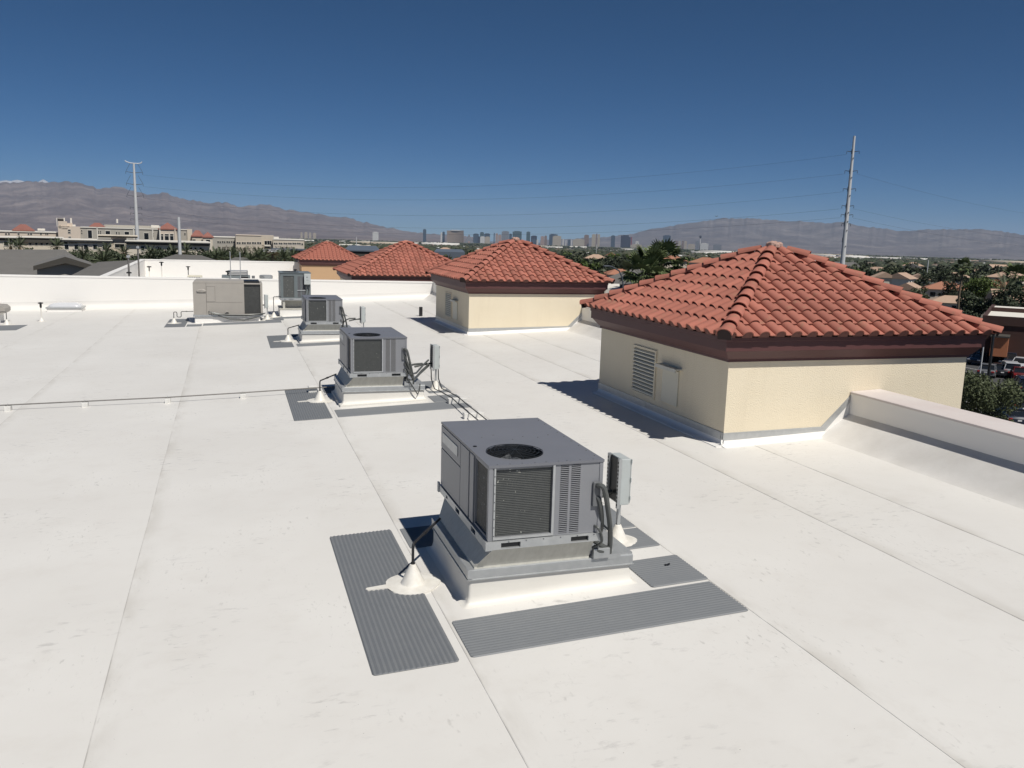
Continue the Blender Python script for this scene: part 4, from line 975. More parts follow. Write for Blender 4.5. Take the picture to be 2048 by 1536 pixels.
M['far_roof'] = [mat('far_tan_roof', (0.17, 0.135, 0.11), 0.9), mat('far_red_roof', (0.17, 0.10, 0.08), 0.9), mat('far_grey_roof', (0.11, 0.108, 0.106), 0.9), mat('far_white_roof', (0.72, 0.72, 0.70), 0.8)]
nr_ = np.random.default_rng(4)
AZ0, AZ1 = R(-19), R(54)
def polar(n, r0, r1, p=1.0):
    r = r0*(r1/r0)**(nr_.random(n)**p); a = AZ0 + (AZ1-AZ0)*nr_.random(n)
    return r, a, np.stack([r*np.sin(a), r*np.cos(a), np.array([terr(q) for q in r])], 1)
ico = bmesh.new(); bmesh.ops.create_icosphere(ico, subdivisions=1, radius=1)
rb = random.Random(2)
IV = [(q.co.x*rb.uniform(.7, 1.15), q.co.y*rb.uniform(.7, 1.15), 1.0+q.co.z*rb.uniform(.7, 1.1)) for q in ico.verts]; ico.verts.index_update(); IF = [[q.index for q in fc.verts] for fc in ico.faces]; ico.free()
n = 42000; r, a, P = polar(n, 620, 12500, 0.9); s = nr_.uniform(2.2, 5.0, n)*np.where(r > 5000, 2.1, 1.0)
scatter('far_trees', IV, IF, P, np.stack([s*nr_.uniform(.8, 1.5, n), s*nr_.uniform(.8, 1.5, n), s*nr_.uniform(.55, 1.0, n)], 1), nr_.uniform(0, 6.28, n), M['leaf_far'], np.repeat(nr_.choice(3, n, p=[.45, .25, .30]), len(IF)))
HV = [(-.5, -.5, 0), (.5, -.5, 0), (.5, .5, 0), (-.5, .5, 0), (-.5, -.5, .6), (.5, -.5, .6), (.5, .5, .6), (-.5, .5, .6), (-.56, -.56, .58), (.56, -.56, .58), (.56, .56, .58), (-.56, .56, .58), (-.2, 0, 1), (.2, 0, 1)]
HF = [(0, 1, 5, 4), (1, 2, 6, 5), (2, 3, 7, 6), (3, 0, 4, 7), (8, 9, 13, 12), (9, 10, 13), (10, 11, 12, 13), (11, 8, 12)]
n = 4000; r, a, P = polar(n, 640, 12000, 0.85)
wm = nr_.choice(3, n, p=[.5, .25, .25]); rm = 3 + nr_.choice(4, n, p=[.36, .16, .38, .10])
scatter('far_houses', HV, HF, P, np.stack([nr_.uniform(10, 17, n), nr_.uniform(9, 13, n), nr_.uniform(4.2, 6.8, n)], 1), a*-1 + nr_.choice([0, 1.57], n) + nr_.normal(0, .4, n), M['far_wall']+M['far_roof'], np.concatenate([np.repeat(wm[:, None], 4, 1), np.repeat(rm[:, None], 4, 1)], 1))
BV = HV[:8]; BF = [(0, 1, 5, 4), (1, 2, 6, 5), (2, 3, 7, 6), (3, 0, 4, 7), (4, 5, 6, 7)]
BV = [(x, y, z/.6) for x, y, z in BV]
n = 170; r, a, P = polar(n, 2600, 11500, 0.5)
wm = nr_.choice(3, n, p=[.35, .5, .15]); rm = np.where(nr_.random(n) < .7, 6, 5)
scatter('far_warehouses', BV, BF, P, np.stack([nr_.uniform(40, 190, n), nr_.uniform(25, 70, n), nr_.uniform(7, 14, n)], 1), -a + nr_.normal(0, .25, n), M['far_wall']+M['far_roof'], np.concatenate([np.repeat(wm[:, None], 4, 1), rm[:, None]], 1))

# ------------------------------------------------------------------ the distant row of towers
def tower_mat(name, a, b, sx=0.045, rough=0.4):
    m = bpy.data.materials.new(name); m.use_nodes = True; N = m.node_tree.nodes; L = m.node_tree.links; p = N['Principled BSDF']; p.inputs['Roughness'].default_value = rough
    tc = N.new('ShaderNodeTexCoord'); br = N.new('ShaderNodeTexBrick'); mp = N.new('ShaderNodeMapping'); mp.inputs['Rotation'].default_value = (R(90), 0, 0)
    L.new(tc.outputs['Object'], mp.inputs[0]); L.new(mp.outputs[0], br.inputs['Vector']); br.inputs['Scale'].default_value = sx; br.inputs['Mortar Size'].default_value = 0.03
    br.inputs['Color1'].default_value = (*a, 1); br.inputs['Color2'].default_value = tuple(q*.85 for q in a)+(1,); br.inputs['Mortar'].default_value = (*b, 1); br.offset = 0
    L.new(br.outputs['Color'], p.inputs['Base Color']); return m
TM = {'blue': tower_mat('blue_glass_tower', (0.05, 0.075, 0.105), (0.07, 0.095, 0.12)), 'teal': tower_mat('teal_glass_tower', (0.055, 0.095, 0.11), (0.08, 0.12, 0.13)),
      'dark': tower_mat('dark_glass_tower', (0.03, 0.035, 0.055), (0.05, 0.055, 0.07)), 'tan': tower_mat('tan_tower', (0.22, 0.17, 0.13), (0.30, 0.24, 0.19)),
      'cream': tower_mat('cream_tower', (0.44, 0.39, 0.31), (0.30, 0.26, 0.21)), 'white': tower_mat('white_tower', (0.62, 0.61, 0.58), (0.40, 0.40, 0.40)),
      'brown': tower_mat('brown_tower', (0.19, 0.14, 0.12), (0.28, 0.22, 0.19)), 'grey': tower_mat('grey_tower', (0.17, 0.18, 0.20), (0.24, 0.25, 0.27)), 'pink': tower_mat('pinkish_tower', (0.38, 0.28, 0.24), (0.28, 0.20, 0.18)), 'red': tower_mat('red_tower_edge', (0.24, 0.05, 0.06), (0.2, 0.05, 0.05))}
SG = 'towers of the distant city skyline'
def strip(x0, x1, y, m, label, D=12000, y1=None, depth=40, cap=None, curve=0):
    zb = terr(D)-2; A = at(x0, y, D); B = at(x1, y if y1 is None else y1, D); W = math.hypot(B.x-A.x, B.y-A.y); yaw = math.atan2(B.y-A.y, B.x-A.x)
    t = thing('skyline_tower', label, 'tower', ((A.x+B.x)/2, (A.y+B.y)/2, zb), yaw, SG)
    n = 8 if curve else 1; fr = [(-W/2+W*k/n, curve*W*(4*(k/n)*(1-k/n)) ) for k in range(n+1)]; zt = [A.z-zb+(B.z-A.z)*k/n for k in range(n+1)]
    mb = MB(); rings = []
    for (x, yy), z in zip(fr, zt): rings.append([Vector((x, yy, 0)), Vector((x, yy, z)), Vector((x, yy+depth, z)), Vector((x, yy+depth, 0))])
    mb.loft(rings).build('wall', TM[m], t)
    h = max(zt); mb = MB(); mb.box(-W*.3, W*.3, depth*.25, depth*.75, min(zt)-1, h+5); mb.build('penthouse', TM[cap or m], t)
    return t
strip(846, 852.5, 459, 'blue', 'slim blue tower standing apart at the left end of the skyline')
strip(881.3, 884.6, 465.5, 'white', 'thin white tower just left of the wide tan slab'); strip(884.8, 889.6, 464, 'blue', 'narrow blue tower between the thin white tower and the wide tan slab', D=12100)
strip(894, 927.5, 461, 'tan', 'widest tan slab of the skyline, left of the dark pyramid', curve=.10, cap='white')
t = thing('skyline_pyramid', 'dark glass pyramid beside the wide tan slab', 'pyramid', tuple(at(938, 480, 11800).xy)+(terr(11800)-2,), -az(938), SG)
hz = at(937, 468, 11800).z-terr(11800)+2
MB().add([(-78, -40, 0), (78, -40, 0), (78, 116, 0), (-78, 116, 0), (0, 38, hz)], [(0, 1, 4), (1, 2, 4), (2, 3, 4), (3, 0, 4)]).build('glass_face', TM['dark'], t); MB().box(-14, 14, -44, -38, 0, 40).build('entrance', TM['pink'], t)
for a in ((946.5, 957.5, 468, 'blue', 'blue grey slab right behind the dark pyramid'), (951, 960, 473, 'dark', 'low dark tower right of the pyramid'), (960, 968, 465, 'teal', 'teal tower above a white block, left of the nearest hip roof peak'), (968.4, 980, 467.5, 'blue', 'blue block above a cream block, left of the second roof peak'),
          (960.5, 969.5, 473.5, 'white', 'pale low block under the teal tower', 11700), (970, 980, 474, 'cream', 'cream low block under the blue block', 11700), (987.6, 989.4, 466.5, 'dark', 'needle thin dark tower left of the pinkish cluster'),
          (991, 996, 467.5, 'pink', 'left tower of the pinkish cluster'), (996.5, 1003, 470, 'pink', 'right, lower tower of the pinkish cluster'), (1003.5, 1018, 463, 'grey', 'broad grey tower just left of the second roof peak'), (1018.4, 1024, 468, 'blue', 'small blue tower between the broad grey tower and the roof peak'),
          (1025.3, 1043.5, 463, 'teal', 'broad dark teal tower rising right behind the second roof peak'), (1053, 1060.6, 464, 'teal', 'tall narrow teal tower right of the second roof peak'), (1062, 1074, 472, 'dark', 'low dark building right of the narrow teal tower'), (1064, 1072, 479, 'blue', 'dark block low on the right hip of the second roof', 11600),
          (1073.2, 1077, 480, 'white', 'tiny white tower left of the pink and brown pair', 11700), (1081.5, 1088.5, 473, 'pink', 'pale half of the pink and brown pair'), (1089, 1094, 472, 'brown', 'brown half of the pink and brown pair'), (1098.5, 1115.5, 469, 'blue', 'dark blue tower behind the cream slab', 12200),
          (1105.5, 1122.6, 472.5, 'cream', 'broad cream slab in front of the dark blue tower', 11800), (1125, 1128, 479, 'white', 'thin white tower right of the broad cream slab'), (1131, 1133, 481, 'white', 'very small white tower in the gap of the skyline'), (1136, 1141, 480, 'blue', 'small blue tower left of the long cream block'),
          (1142, 1144.6, 480, 'white', 'slim white tower at the left end of the long cream block'), (1146, 1169, 479, 'cream', 'long cream block in the middle of the right half of the skyline'), (1168.6, 1178, 470.3, 'brown', 'brownish tower at the right end of the long cream block', 12100),
          (1184, 1191.6, 469, 'cream', 'left one of the tall cream twins'), (1195.5, 1200.3, 469, 'cream', 'right one of the tall cream twins'), (1192, 1195, 468, 'brown', 'dark shaft between the tall cream twins'), (1222.3, 1230.4, 471.5, 'blue', 'lone dark blue tower between the cream twins and the wide dark slab'),
          (1242, 1261.5, 470.5, 'dark', 'wide dark slab with sloping top and a red end'), (1271, 1278, 483, 'white', 'white cube building on a pale base'), (1304.2, 1306.2, 480, 'grey', 'thin grey mast like tower'), (1326, 1341.7, 471.3, 'blue', 'broad dark blue slab near the right end of the skyline'),
          (1351, 1356, 482.5, 'brown', 'first of four brown shafts near the needle tower'), (1357, 1362, 482.5, 'cream', 'second of four brown shafts near the needle tower'), (1363.5, 1368, 482.5, 'brown', 'third of four brown shafts near the needle tower'), (1369, 1374, 483, 'cream', 'fourth of four brown shafts near the needle tower'),
          (1376, 1390, 489, 'cream', 'low cream block between the brown shafts and the needle tower'), (1391.5, 1398, 483, 'grey', 'dark grey tower at the foot of the needle tower'), (1400.5, 1417, 487, 'white', 'white framed building right of the needle tower'), (1426.5, 1443, 490, 'grey', 'last grey block at the right end of the skyline')):
    strip(*a[:5], D=a[5] if len(a) > 5 else 12000, y1=474.5 if a[0] == 1242 else None)
strip(1262, 1264.3, 474.6, 'red', 'narrow red end wall of the wide dark slab'); strip(1261, 1284, 489.5, 'cream', 'long pale base under the white cube building', D=11700)
for k, (x0, x1, y, lb) in enumerate(((601, 605, 464, 'first'), (609, 615, 463.5, 'second'), (618, 622.5, 464.5, 'third'), (626, 632, 465, 'fourth'))): strip(x0, x1, y+1.5, 'cream', lb+' from the left of the small pale blocks above the farthest tiled tower', D=10500)
strip(745, 757, 464.5, 'white', 'small pale hotel block far left of the skyline', D=11000)
c = at(1400, 490, 12050); t = thing('skyline_tower', 'tall slender needle tower with a dark pod near its top', 'tower', (c.x, c.y, terr(12050)-2), 0, SG)
ht = at(1400, 470, 12050).z - terr(12050)
MB().lathe([(11, 0), (7, ht*.35), (5.5, ht*.8)], n=12).build('shaft', TM['white'], t); MB().lathe([(6, ht*.79), (15, ht*.86), (17, ht*.92), (12, ht*.97), (3, ht)], n=14).build('pod', TM['dark'], t); MB().lathe([(2.5, ht), (1.0, ht*1.08)], n=6).build('mast', TM['white'], t)
# ------------------------------------------------------------------ buildings on the left
M['glass'] = mat('dark_window_glass', (0.012, 0.014, 0.017), 0.15, spec=0.6)
M['wl'] = {'cream': mat('pale_stucco', (0.62, 0.555, 0.46), 0.9, 0, (0.58, 0.52, 0.43), .3), 'pink': mat('pinkish_stucco', (0.60, 0.515, 0.43), 0.9, 0, (0.56, 0.48, 0.40), .3),
           'grey': mat('grey_and_shaded_stucco', (0.40, 0.375, 0.33), 0.9, 0, (0.37, 0.35, 0.31), .3), 'tan': mat('sandy_stucco', (0.55, 0.485, 0.40), 0.9, 0, (0.51, 0.45, 0.37), .3), 'white': mat('bright_stucco', (0.66, 0.63, 0.57), 0.9),
           'fascia': mat('dark_fascia', (0.055, 0.05, 0.042), 0.8), 'red': mat('red_pyramid_roof', (0.27, 0.115, 0.09), 0.8, 0, (0.23, 0.095, 0.075), .5), 'slate': mat('grey_tile_roof', (0.135, 0.13, 0.123), 0.85, 0, (0.175, 0.168, 0.158), .6, 1, 0.4, 3),
           'brown': mat('brown_stucco', (0.062, 0.031, 0.025), 0.9), 'orange': mat('orange_panel', (0.40, 0.15, 0.07), 0.8), 'peach': mat('peach_tile_roof', (0.43, 0.305, 0.225), 0.85, 0, (0.38, 0.26, 0.19), .7, 1, .4, 4),
           'rust': mat('orange_tile_roof', (0.36, 0.165, 0.10), 0.85, 0, (0.29, 0.13, 0.085), .7, 1, .4, 4), 'steel': mat('steel_blue_roof', (0.10, 0.12, 0.15), 0.6)}
W_ = M['wl']
class Facade:
    """building with a wall facing the camera from pixel xa to xb; windows are cut from the same survey pixels"""
    def __init__(s, name, label, cat, xa, xb, ytop, D, wall, depth=20, group=None, Db=None, zb=None, parent=None):
        A = at(xa, ytop, D); B = at(xb, ytop, Db or D); s.zb = terr(D)-.5 if zb is None else zb
        s.W = math.hypot(B.x-A.x, B.y-A.y); yaw = math.atan2(B.y-A.y, B.x-A.x); s.o = Vector((A.x, A.y, s.zb)); s.X = Vector((math.cos(yaw), math.sin(yaw), 0)); s.Y = Vector((-math.sin(yaw), math.cos(yaw), 0))
        s.h = A.z - s.zb
        s.t = thing(name, label, cat, s.o, yaw, group)
        MB().box(0, s.W, 0, depth, 0, s.h).build('wall', W_[wall], s.t); s.depth = depth
    def loc(s, px, py, y=0):
        d = ray(px, py); k = (s.o + s.Y*y - CAM).dot(s.Y)/d.dot(s.Y); P = CAM + d*k - s.o
        return P.dot(s.X), P.z
    def win(s, x0, x1, y0, y1, m='glass', frame='white', name='window'):
        a, zt = s.loc(x0, y0); b, _ = s.loc(x1, y0); _, zb = s.loc((x0+x1)/2, y1); f = min(.14, (b-a)*.12)
        mb = MB(); mb.box(a-f, b+f, -.10, -.001, zb-f, zb); mb.box(a-f, b+f, -.12, -.001, zt, zt+f); mb.box(a-f, a, -.10, -.001, zb, zt); mb.box(b, b+f, -.10, -.001, zb, zt)
        w_ = mb.build(name, W_[frame], s.t); MB().box(a, b, -.03, -.0015, zb, zt).build('pane', M[m] if m in M else W_[m], w_); return w_
    def band(s, x0, x1, y0, y1, m, name='roof_band', out=.5, depth=None):
        a, zt = s.loc(x0, y0, -out); b, _ = s.loc(x1, y0, -out); _, zb = s.loc(x0, y1, -out)
        return MB().box(a, b, -out, (depth or s.depth)+.3, zb, zt).build(name, W_[m], s.t)
    def hip(s, x0, x1, y0, y1, m='red', depth=None, inset=.5, over=.6, out=0, name='roof'):
        a, zb = s.loc(x0, y1, out); b, _ = s.loc(x1, y1, out); _, zt = s.loc((x0+x1)/2, y0, out); d = depth or (b-a); i = (b-a)*inset*.98
        zt = s.zb*0 + zb + (zt-zb)*1.0
        mb = MB(); mb.add([(a-over, out-over, zb), (b+over, out-over, zb), (b+over, out+d+over, zb), (a-over, out+d+over, zb), (a+i, out+d/2, zt), (b-i, out+d/2, zt)], [(0, 1, 5, 4), (1, 2, 5), (2, 3, 4, 5), (3, 0, 4), (3, 2, 1, 0)])
        mb.box(a-over, b+over, out-over, out+d+over, zb-.35, zb-.01)
        return mb.build(name, W_[m], s.t)
    def block(s, x0, x1, y0, y1, m, y=0, depth=6, name='upper_block'):
        a, zt = s.loc(x0, y0, y); b, _ = s.loc(x1, y0, y); _, zb = s.loc(x0, y1, y)
        return MB().box(a, b, y, y+depth, zb, zt).build(name, W_[m], s.t)
    def text(s, body, x0, x1, y0, y1, m='fascia', y=-.06):
        c = bpy.data.curves.new('letters', 'FONT'); c.body = body; c.extrude = .03; c.size = 1
        o = bpy.data.objects.new('letters', c); C.objects.link(o); dg = bpy.context.evaluated_depsgraph_get(); me = bpy.data.meshes.new_from_object(o.evaluated_get(dg)); bpy.data.objects.remove(o)
        xs = [q.co.x for q in me.vertices]; ys = [q.co.y for q in me.vertices]
        a, zt = s.loc(x0, y0); b, _ = s.loc(x1, y0); _, zb = s.loc(x0, y1)
        for q in me.vertices: q.co = Vector((a+(q.co.x-min(xs))*(b-a)/(max(xs)-min(xs)), y-q.co.z, zb+(q.co.y-min(ys))*(zt-zb)/(max(ys)-min(ys))))
        me.materials.clear(); me.materials.append(W_[m]); return link('lettering', me, s.t)

OG = 'low cream offices in front of the medical centre'
f = Facade('office_building', 'cream single storey office at the left edge of the photo, dark flat roof band', 'building', -70, 35, 478, 245, 'cream', 16, OG)
f.band(-72, 36, 472, 474, 'white', out=.9); f.band(-71, 35.5, 474, 479, 'fascia')
for a in ((-20, -11), (7.5, 16), (27, 34)): f.win(*a, 483, 491.5)
f = Facade('office_building', 'low office wing with a sloping dark roof and five small windows', 'building', 36, 127, 484, 262, 'cream', 16, OG)
f.band(35, 128, 475, 484.5, 'fascia'); f.band(34.8, 128.2, 473.6, 475, 'white', out=.8)
for a in ((58, 63), (70, 75), (80.5, 85.5), (91, 96), (103, 108.5)): f.win(*a, 485.8, 490.5)
f = Facade('office_building', 'cream office with four square windows and a small sign over the first', 'building', 127, 222, 482, 240, 'cream', 16, OG)
f.band(119, 225, 478.2, 479.6, 'white', out=1.0); f.band(120, 224, 479.6, 481.4, 'fascia', out=.9); f.band(120, 224, 481.4, 482.4, 'white', out=.8); f.band(121, 223, 482.4, 484, 'fascia', out=.6)
for a in ((129, 137), (148.5, 156.5), (167.5, 175.5), (186, 194), (205, 214)): f.win(*a, 489.5, 498.5)
f.win(128.5, 134, 484.8, 487.3, 'fascia', 'fascia', 'sign'); f.text('Surgery Ctr', 138, 155, 484.6, 487.6)
f = Facade('office_building', 'tan entrance block with one wide window, behind the tall white pole', 'building', 222, 253, 476, 246, 'tan', 12, OG)
f.band(195, 276, 469.6, 471.2, 'cream', out=1.2); f.band(196, 275, 471.2, 474.5, 'fascia', out=1.0); f.band(222, 253, 474.5, 479, 'pink', out=.3); f.win(229.5, 249, 487.5, 495.5); f.win(228, 250, 484.6, 487, 'tan', 'tan', 'lintel')
for k in range(5): f.win(230+3.9*k, 230.5+3.9*k, 487.6, 495.4, 'fascia', 'fascia', 'mullion')
f = Facade('office_building', 'long low cream office right of the tall white pole, under a pale roof edge', 'building', 253, 420, 487, 235, 'cream', 16, OG)
f.band(250, 421, 480.6, 482.6, 'white', out=1.2); f.band(252, 419, 482.6, 484.4, 'grey', out=.9); f.band(253, 418.5, 484.4, 488.4, 'fascia', out=.6)
for a in ((282, 288.5, 492, 501), (315.8, 322.5, 494, 502.5), (333, 340, 495, 503), (379, 384, 494.5, 499.5), (388.8, 393, 495, 499.5), (399, 404, 495.2, 499.8)): f.win(*a)
HG = 'medical centre blocks with red pyramid roofs'
f = Facade('hospital_wing', 'pale hospital wing at far left under a small red pyramid roof', 'building', -60, 116, 461.5, 345, 'pink', 30, HG)
for a in ((10, 14), (16, 19.5), (35, 39), (55, 58.5), (60, 64), (80, 83.5), (90.5, 93), (94, 96.5)): f.win(*a, 466.5, 469.5)
f.band(-61, 117, 460.4, 461.8, 'white', out=.3); f.hip(28, 66, 448.5, 459.5, depth=14, inset=.36, out=6); f.block(29, 65, 459.5, 462, 'fascia', 6.2, 12, 'clerestory'); f.block(75, 90, 457, 461, 'white', 8, 4, 'roof_unit')
f = Facade('hospital_tower', 'pinkish hospital tower block with a round emblem and two lines of lettering', 'building', 115.5, 160, 452.5, 335, 'pink', 26, HG)
f.block(116, 134, 442, 452.6, 'pink', .5, 12); f.block(134, 145, 446, 452.6, 'pink', 2, 10); f.block(112.4, 114, 435.5, 452.6, 'white', 3, 1, 'roof_fin'); f.block(127, 129.5, 435.5, 442, 'white', 3, 1, 'roof_fin'); f.block(114, 127, 435.8, 437, 'grey', 3, 6, 'screen_rail'); f.block(115, 127, 438, 441.8, 'slate', 4, 6, 'roof_unit'); f.block(140, 143.5, 436, 446, 'white', 5, .4, 'roof_fin'); f.block(145, 151, 449, 452.6, 'white', 2, 4, 'roof_unit')
for a in ((136, 141, 459, 462), (136, 141, 464, 466.6), (137, 142, 473.2, 475.2)): f.win(*a)
a_, z_ = f.loc(120, 453.7); MB().loft([[Vector((a_+q*math.cos(u), y, z_+q*math.sin(u))) for u in [2*math.pi*k/20 for k in range(20)]] for q, y in ((.42, -.02), (.42, -.08), (.26, -.08), (.26, -.02))], caps=(False, False)).build('emblem', W_['fascia'], f.t)
f.text('Dignity Health', 123.5, 138.5, 451.8, 454.0); f.text('St. Rose Dominican', 123.5, 135, 455.6, 457.6)
f = Facade('hospital_wing', 'shaded grey hospital wing with arched windows behind the tall white pole', 'building', 160, 320, 455, 338, 'grey', 28, HG)  # this wing's shade is put into its grey wall colour
f.band(159.5, 320, 453.2, 455.2, 'white', out=.25); f.hip(181, 207, 445.5, 453.3, depth=9, inset=.3, out=10); f.block(208, 318, 449, 454, 'grey', 12, 8, 'penthouse'); f.block(302, 318, 450, 455, 'white', 6, 4, 'roof_unit'); f.block(232.5, 236, 438, 446, 'white', 20, 1, 'flue')
for x in (195, 268, 306): f.block(x-2.2, x, 454, 480, 'white', -.25, .3, 'pilaster')
for a in ((162, 164.6, 460.3, 462.6), (162.4, 164.8, 465, 467.4), (175.5, 183.5, 460.5, 476.5), (196, 198, 461.4, 463.4), (196, 198, 464.8, 467), (200, 202, 461.6, 463.6), (200, 202, 465, 467.2), (211, 220, 461.8, 468.6), (232, 234.2, 463.6, 468), (237, 239, 463.8, 468.2), (249, 258, 463.4, 469.4), (269.6, 271.8, 465.6, 469), (288, 297, 466, 479), (305.4, 307.8, 466, 468.4), (305.6, 308, 470.4, 473)): f.win(*a)
f = Facade('hospital_rotunda', 'pale bay with three tall windows under a red pyramid roof, left of the white tube', 'building', 320, 353, 457, 330, 'pink', 14, HG)
f.hip(317.5, 353.5, 444.8, 457, depth=12, over=.3); f.block(318, 320.5, 452, 482, 'white', -.3, 1, 'pilaster'); f.block(348.5, 351, 457, 482, 'pink', -.3, 1, 'pilaster')
for a in ((322, 326.4), (329.5, 337.4), (340, 346.8)):
    f.win(*a, 468, 471.3); f.win(*a, 472, 482)
f = Facade('hospital_wing', 'grey flat topped wing just right of the white tube', 'building', 353, 384, 459.5, 334, 'grey', 16, HG)
f.band(352.8, 376, 458, 459.8, 'white', out=.2); f.block(374, 384, 458, 485, 'cream', -.5, 4, 'pilaster'); f.win(368.6, 371, 466, 470)
f = Facade('hospital_wing', 'cream wing under the wider of the two red hip roofs', 'building', 384, 406, 472, 326, 'cream', 14, HG)
f.hip(383.5, 406.5, 460.5, 471.5, depth=9, inset=.34, over=.3); f.win(385.2, 387.6, 478.4, 482); f.win(388.4, 390.8, 478.4, 482)
f = Facade('hospital_wing', 'cream entrance bay under the smaller red pyramid roof, with a tall arched opening', 'building', 406, 425, 474, 318, 'cream', 12, HG)
f.hip(405.5, 426, 463.8, 473.3, depth=7, over=.3); f.win(412, 420, 479.4, 498); f.win(414.5, 421, 500, 503)
PGp = 'medical plaza wings with rows of square windows'
def four(f, x0, x1, y0, y1):
    a, b = (x1-x0)*.4, (y1-y0)*.38
    for x in (x0, x1-a):
        for y in (y0, y1-b): f.win(x, x+a, y, y+b, frame='tan')
f = Facade('medical_plaza', 'lower grey wing of the medical plaza with four lower windows, left end', 'building', 425, 471, 474.5, 385, 'grey', 30, PGp)
f.band(424.5, 471, 473.2, 474.6, 'white', out=.2)
for x in (434.6, 443.6, 452.8, 461.8): f.win(x, x+3.2, 482.2, 485.8); f.win(x+4.2, x+7.2, 482.5, 486.1)
for x in (435.8, 444.9, 453.8, 463): four(f, x, x+5, 493.4, 499)
f = Facade('medical_plaza', 'taller middle wing of the medical plaza, sandy with two rows of windows', 'building', 471, 523, 470, 380, 'tan', 30, PGp)
f.band(470.8, 523, 469.2, 470.6, 'pink', out=.2)
for x in (473.2, 483.6, 493.8, 504, 514.2): f.win(x, x+3.8, 484.2, 487.8); f.win(x+4.6, x+8, 484.4, 488)
for x in (475.2, 485.2, 495.4, 505.4, 515.6): four(f, x, x+5.4, 495.6, 500.8)
f = Facade('medical_plaza', 'recessed plaza entrance with curved dark glazing and a white band', 'building', 522.5, 547, 470.5, 384, 'tan', 20, PGp)
f.win(529, 534, 481.6, 489.6); f.win(534.4, 539, 481.6, 489.6); f.win(539.4, 543, 481.6, 495); f.block(529, 541.6, 490.2, 492.4, 'white', -.6, .6, 'white_band'); f.win(529.5, 542, 493, 496); f.block(528, 560, 496.4, 503.5, 'fascia', -1.2, 1.2, 'porch'); f.text('ENTER', 522.8, 527.8, 490.4, 492)
f = Facade('medical_plaza', 'right wing of the medical plaza with a line of dark lettering above a grey canopy', 'building', 546, 608.5, 479, 376, 'tan', 24, PGp)
f.band(545.8, 608.7, 477.6, 479.2, 'white', out=.2); f.block(547, 557.5, 473.4, 478, 'white', 6, 5, 'penthouse')
for x in (548, 557.6, 567.2, 576.2, 585.2, 594.2): f.win(x, x+3, 485.2, 488.6); f.win(x+4, x+7, 485.5, 488.9)
f.win(603, 606, 486.6, 490)
f.text("Tat T. Notti Institute Plaza", 549.5, 589, 492.2, 495.8); f.block(543, 609, 496.6, 499.6, 'steel', -7, 7, 'canopy'); f.block(545, 609, 499.7, 504.5, 'fascia', -.4, .4, 'ground_floor')

# grey tiled roofs close beyond the parapet
def hip_house(name, label, cat, c, yaw, L_, B_, zr, ze, roofm, wallm, group=None, zb=-10.6, ridge=None, windows=()):
    t = thing(name, label, cat, (c.x, c.y, zb), yaw, group); r = L_/2-B_/2 if ridge is None else ridge
    MB().box(-L_/2+.6, L_/2-.6, -B_/2+.6, B_/2-.6, 0, ze-zb).build('wall', W_[wallm], t)
    mb = MB(); e, q = ze-zb, zr-zb
    mb.add([(-L_/2, -B_/2, e), (L_/2, -B_/2, e), (L_/2, B_/2, e), (-L_/2, B_/2, e), (-r, 0, q), (r, 0, q)], [(0, 1, 5, 4), (1, 2, 5), (2, 3, 4, 5), (3, 0, 4)]); mb.box(-L_/2, L_/2, -B_/2, B_/2, e-.25, e-.004)
    mb.build('roof', W_[roofm], t)
    for x, z, w_, h in windows: MB().box(x, x+w_, -B_/2+.55, -B_/2+.61, z, z+h).build('window', M['glass'], t)
    return t
GR = 'grey tiled roofs beyond the long white wall'
def slat_roof(name, label, a, b, c_, d, m, rows, group, zb=-10.5):
    """roof slope a-b (ridge) to d-c (eave) with rows of tiles, on walls"""
    o = (a+b+c_+d)/4; o = Vector((o.x, o.y, zb)); t = thing(name, label, 'house', o, 0, group)
    mb = MB(); nrm = ((b-a).cross(d-a)).normalized(); nrm = nrm if nrm.z > 0 else -nrm
    for k in range(rows):
        u0, u1 = k/rows, (k+1)/rows; p = [a.lerp(d, u0), b.lerp(c_, u0), b.lerp(c_, u1), a.lerp(d, u1)]
        q = [p[0], p[1], p[2]+nrm*.03, p[3]+nrm*.03, p[2]-nrm*.02, p[3]-nrm*.02]
        mb.add([x-o for x in q], [(0, 1, 2, 3), (3, 2, 4, 5)])
    mb.build('roof', W_[m], t)
    e = a+(a-d); g = b+(b-c_); e.z = d.z; g.z = c_.z
    MB().add([x-o for x in (a, b, g, e)], [(0, 1, 2, 3)]).build('back_slope', W_[m], t)
    w_ = MB(); pts = [d.lerp(c_, .04), c_.lerp(d, .04), g.lerp(e, .04), e.lerp(g, .04)]
    w_.loft([[Vector((p.x, p.y, zb))-o for p in pts], [Vector((p.x, p.y, d.z-.3))-o for p in pts]]).build('wall', W_['cream'], t)
    return t
slat_roof('neighbour_house', 'large grey tiled roof on the left beyond the long white wall', at(-60, 499, 150), at(128, 499, 148), at(205, 548, 133), at(-90, 550, 136), 'slate', 22, GR)
slat_roof('neighbour_house', 'grey roof slope with rows of tiles just left of the shaded side wall', at(196, 524, 112), at(275, 520, 108), at(250, 560, 95), at(120, 562, 99), 'slate', 18, GR)
slat_roof('neighbour_house', 'small grey hip roof behind the far white wall, right of the white tube', at(352, 508.5, 128), at(402, 510.5, 128), at(440, 523, 119), at(310, 521, 119), 'slate', 16, GR)
slat_roof('neighbour_house', 'low grey roof among palms, left of the farthest tiled tower', at(470, 514.5, 130), at(492, 515, 130), at(506, 525, 121), at(450, 524, 121), 'slate', 12, GR)
t = thing('roof_gable', 'small grey gable with a dark overhang in front of the large grey roof', 'house', tuple(at(132, 540, 112).xy)+(-10.5,), -az(132), GR)
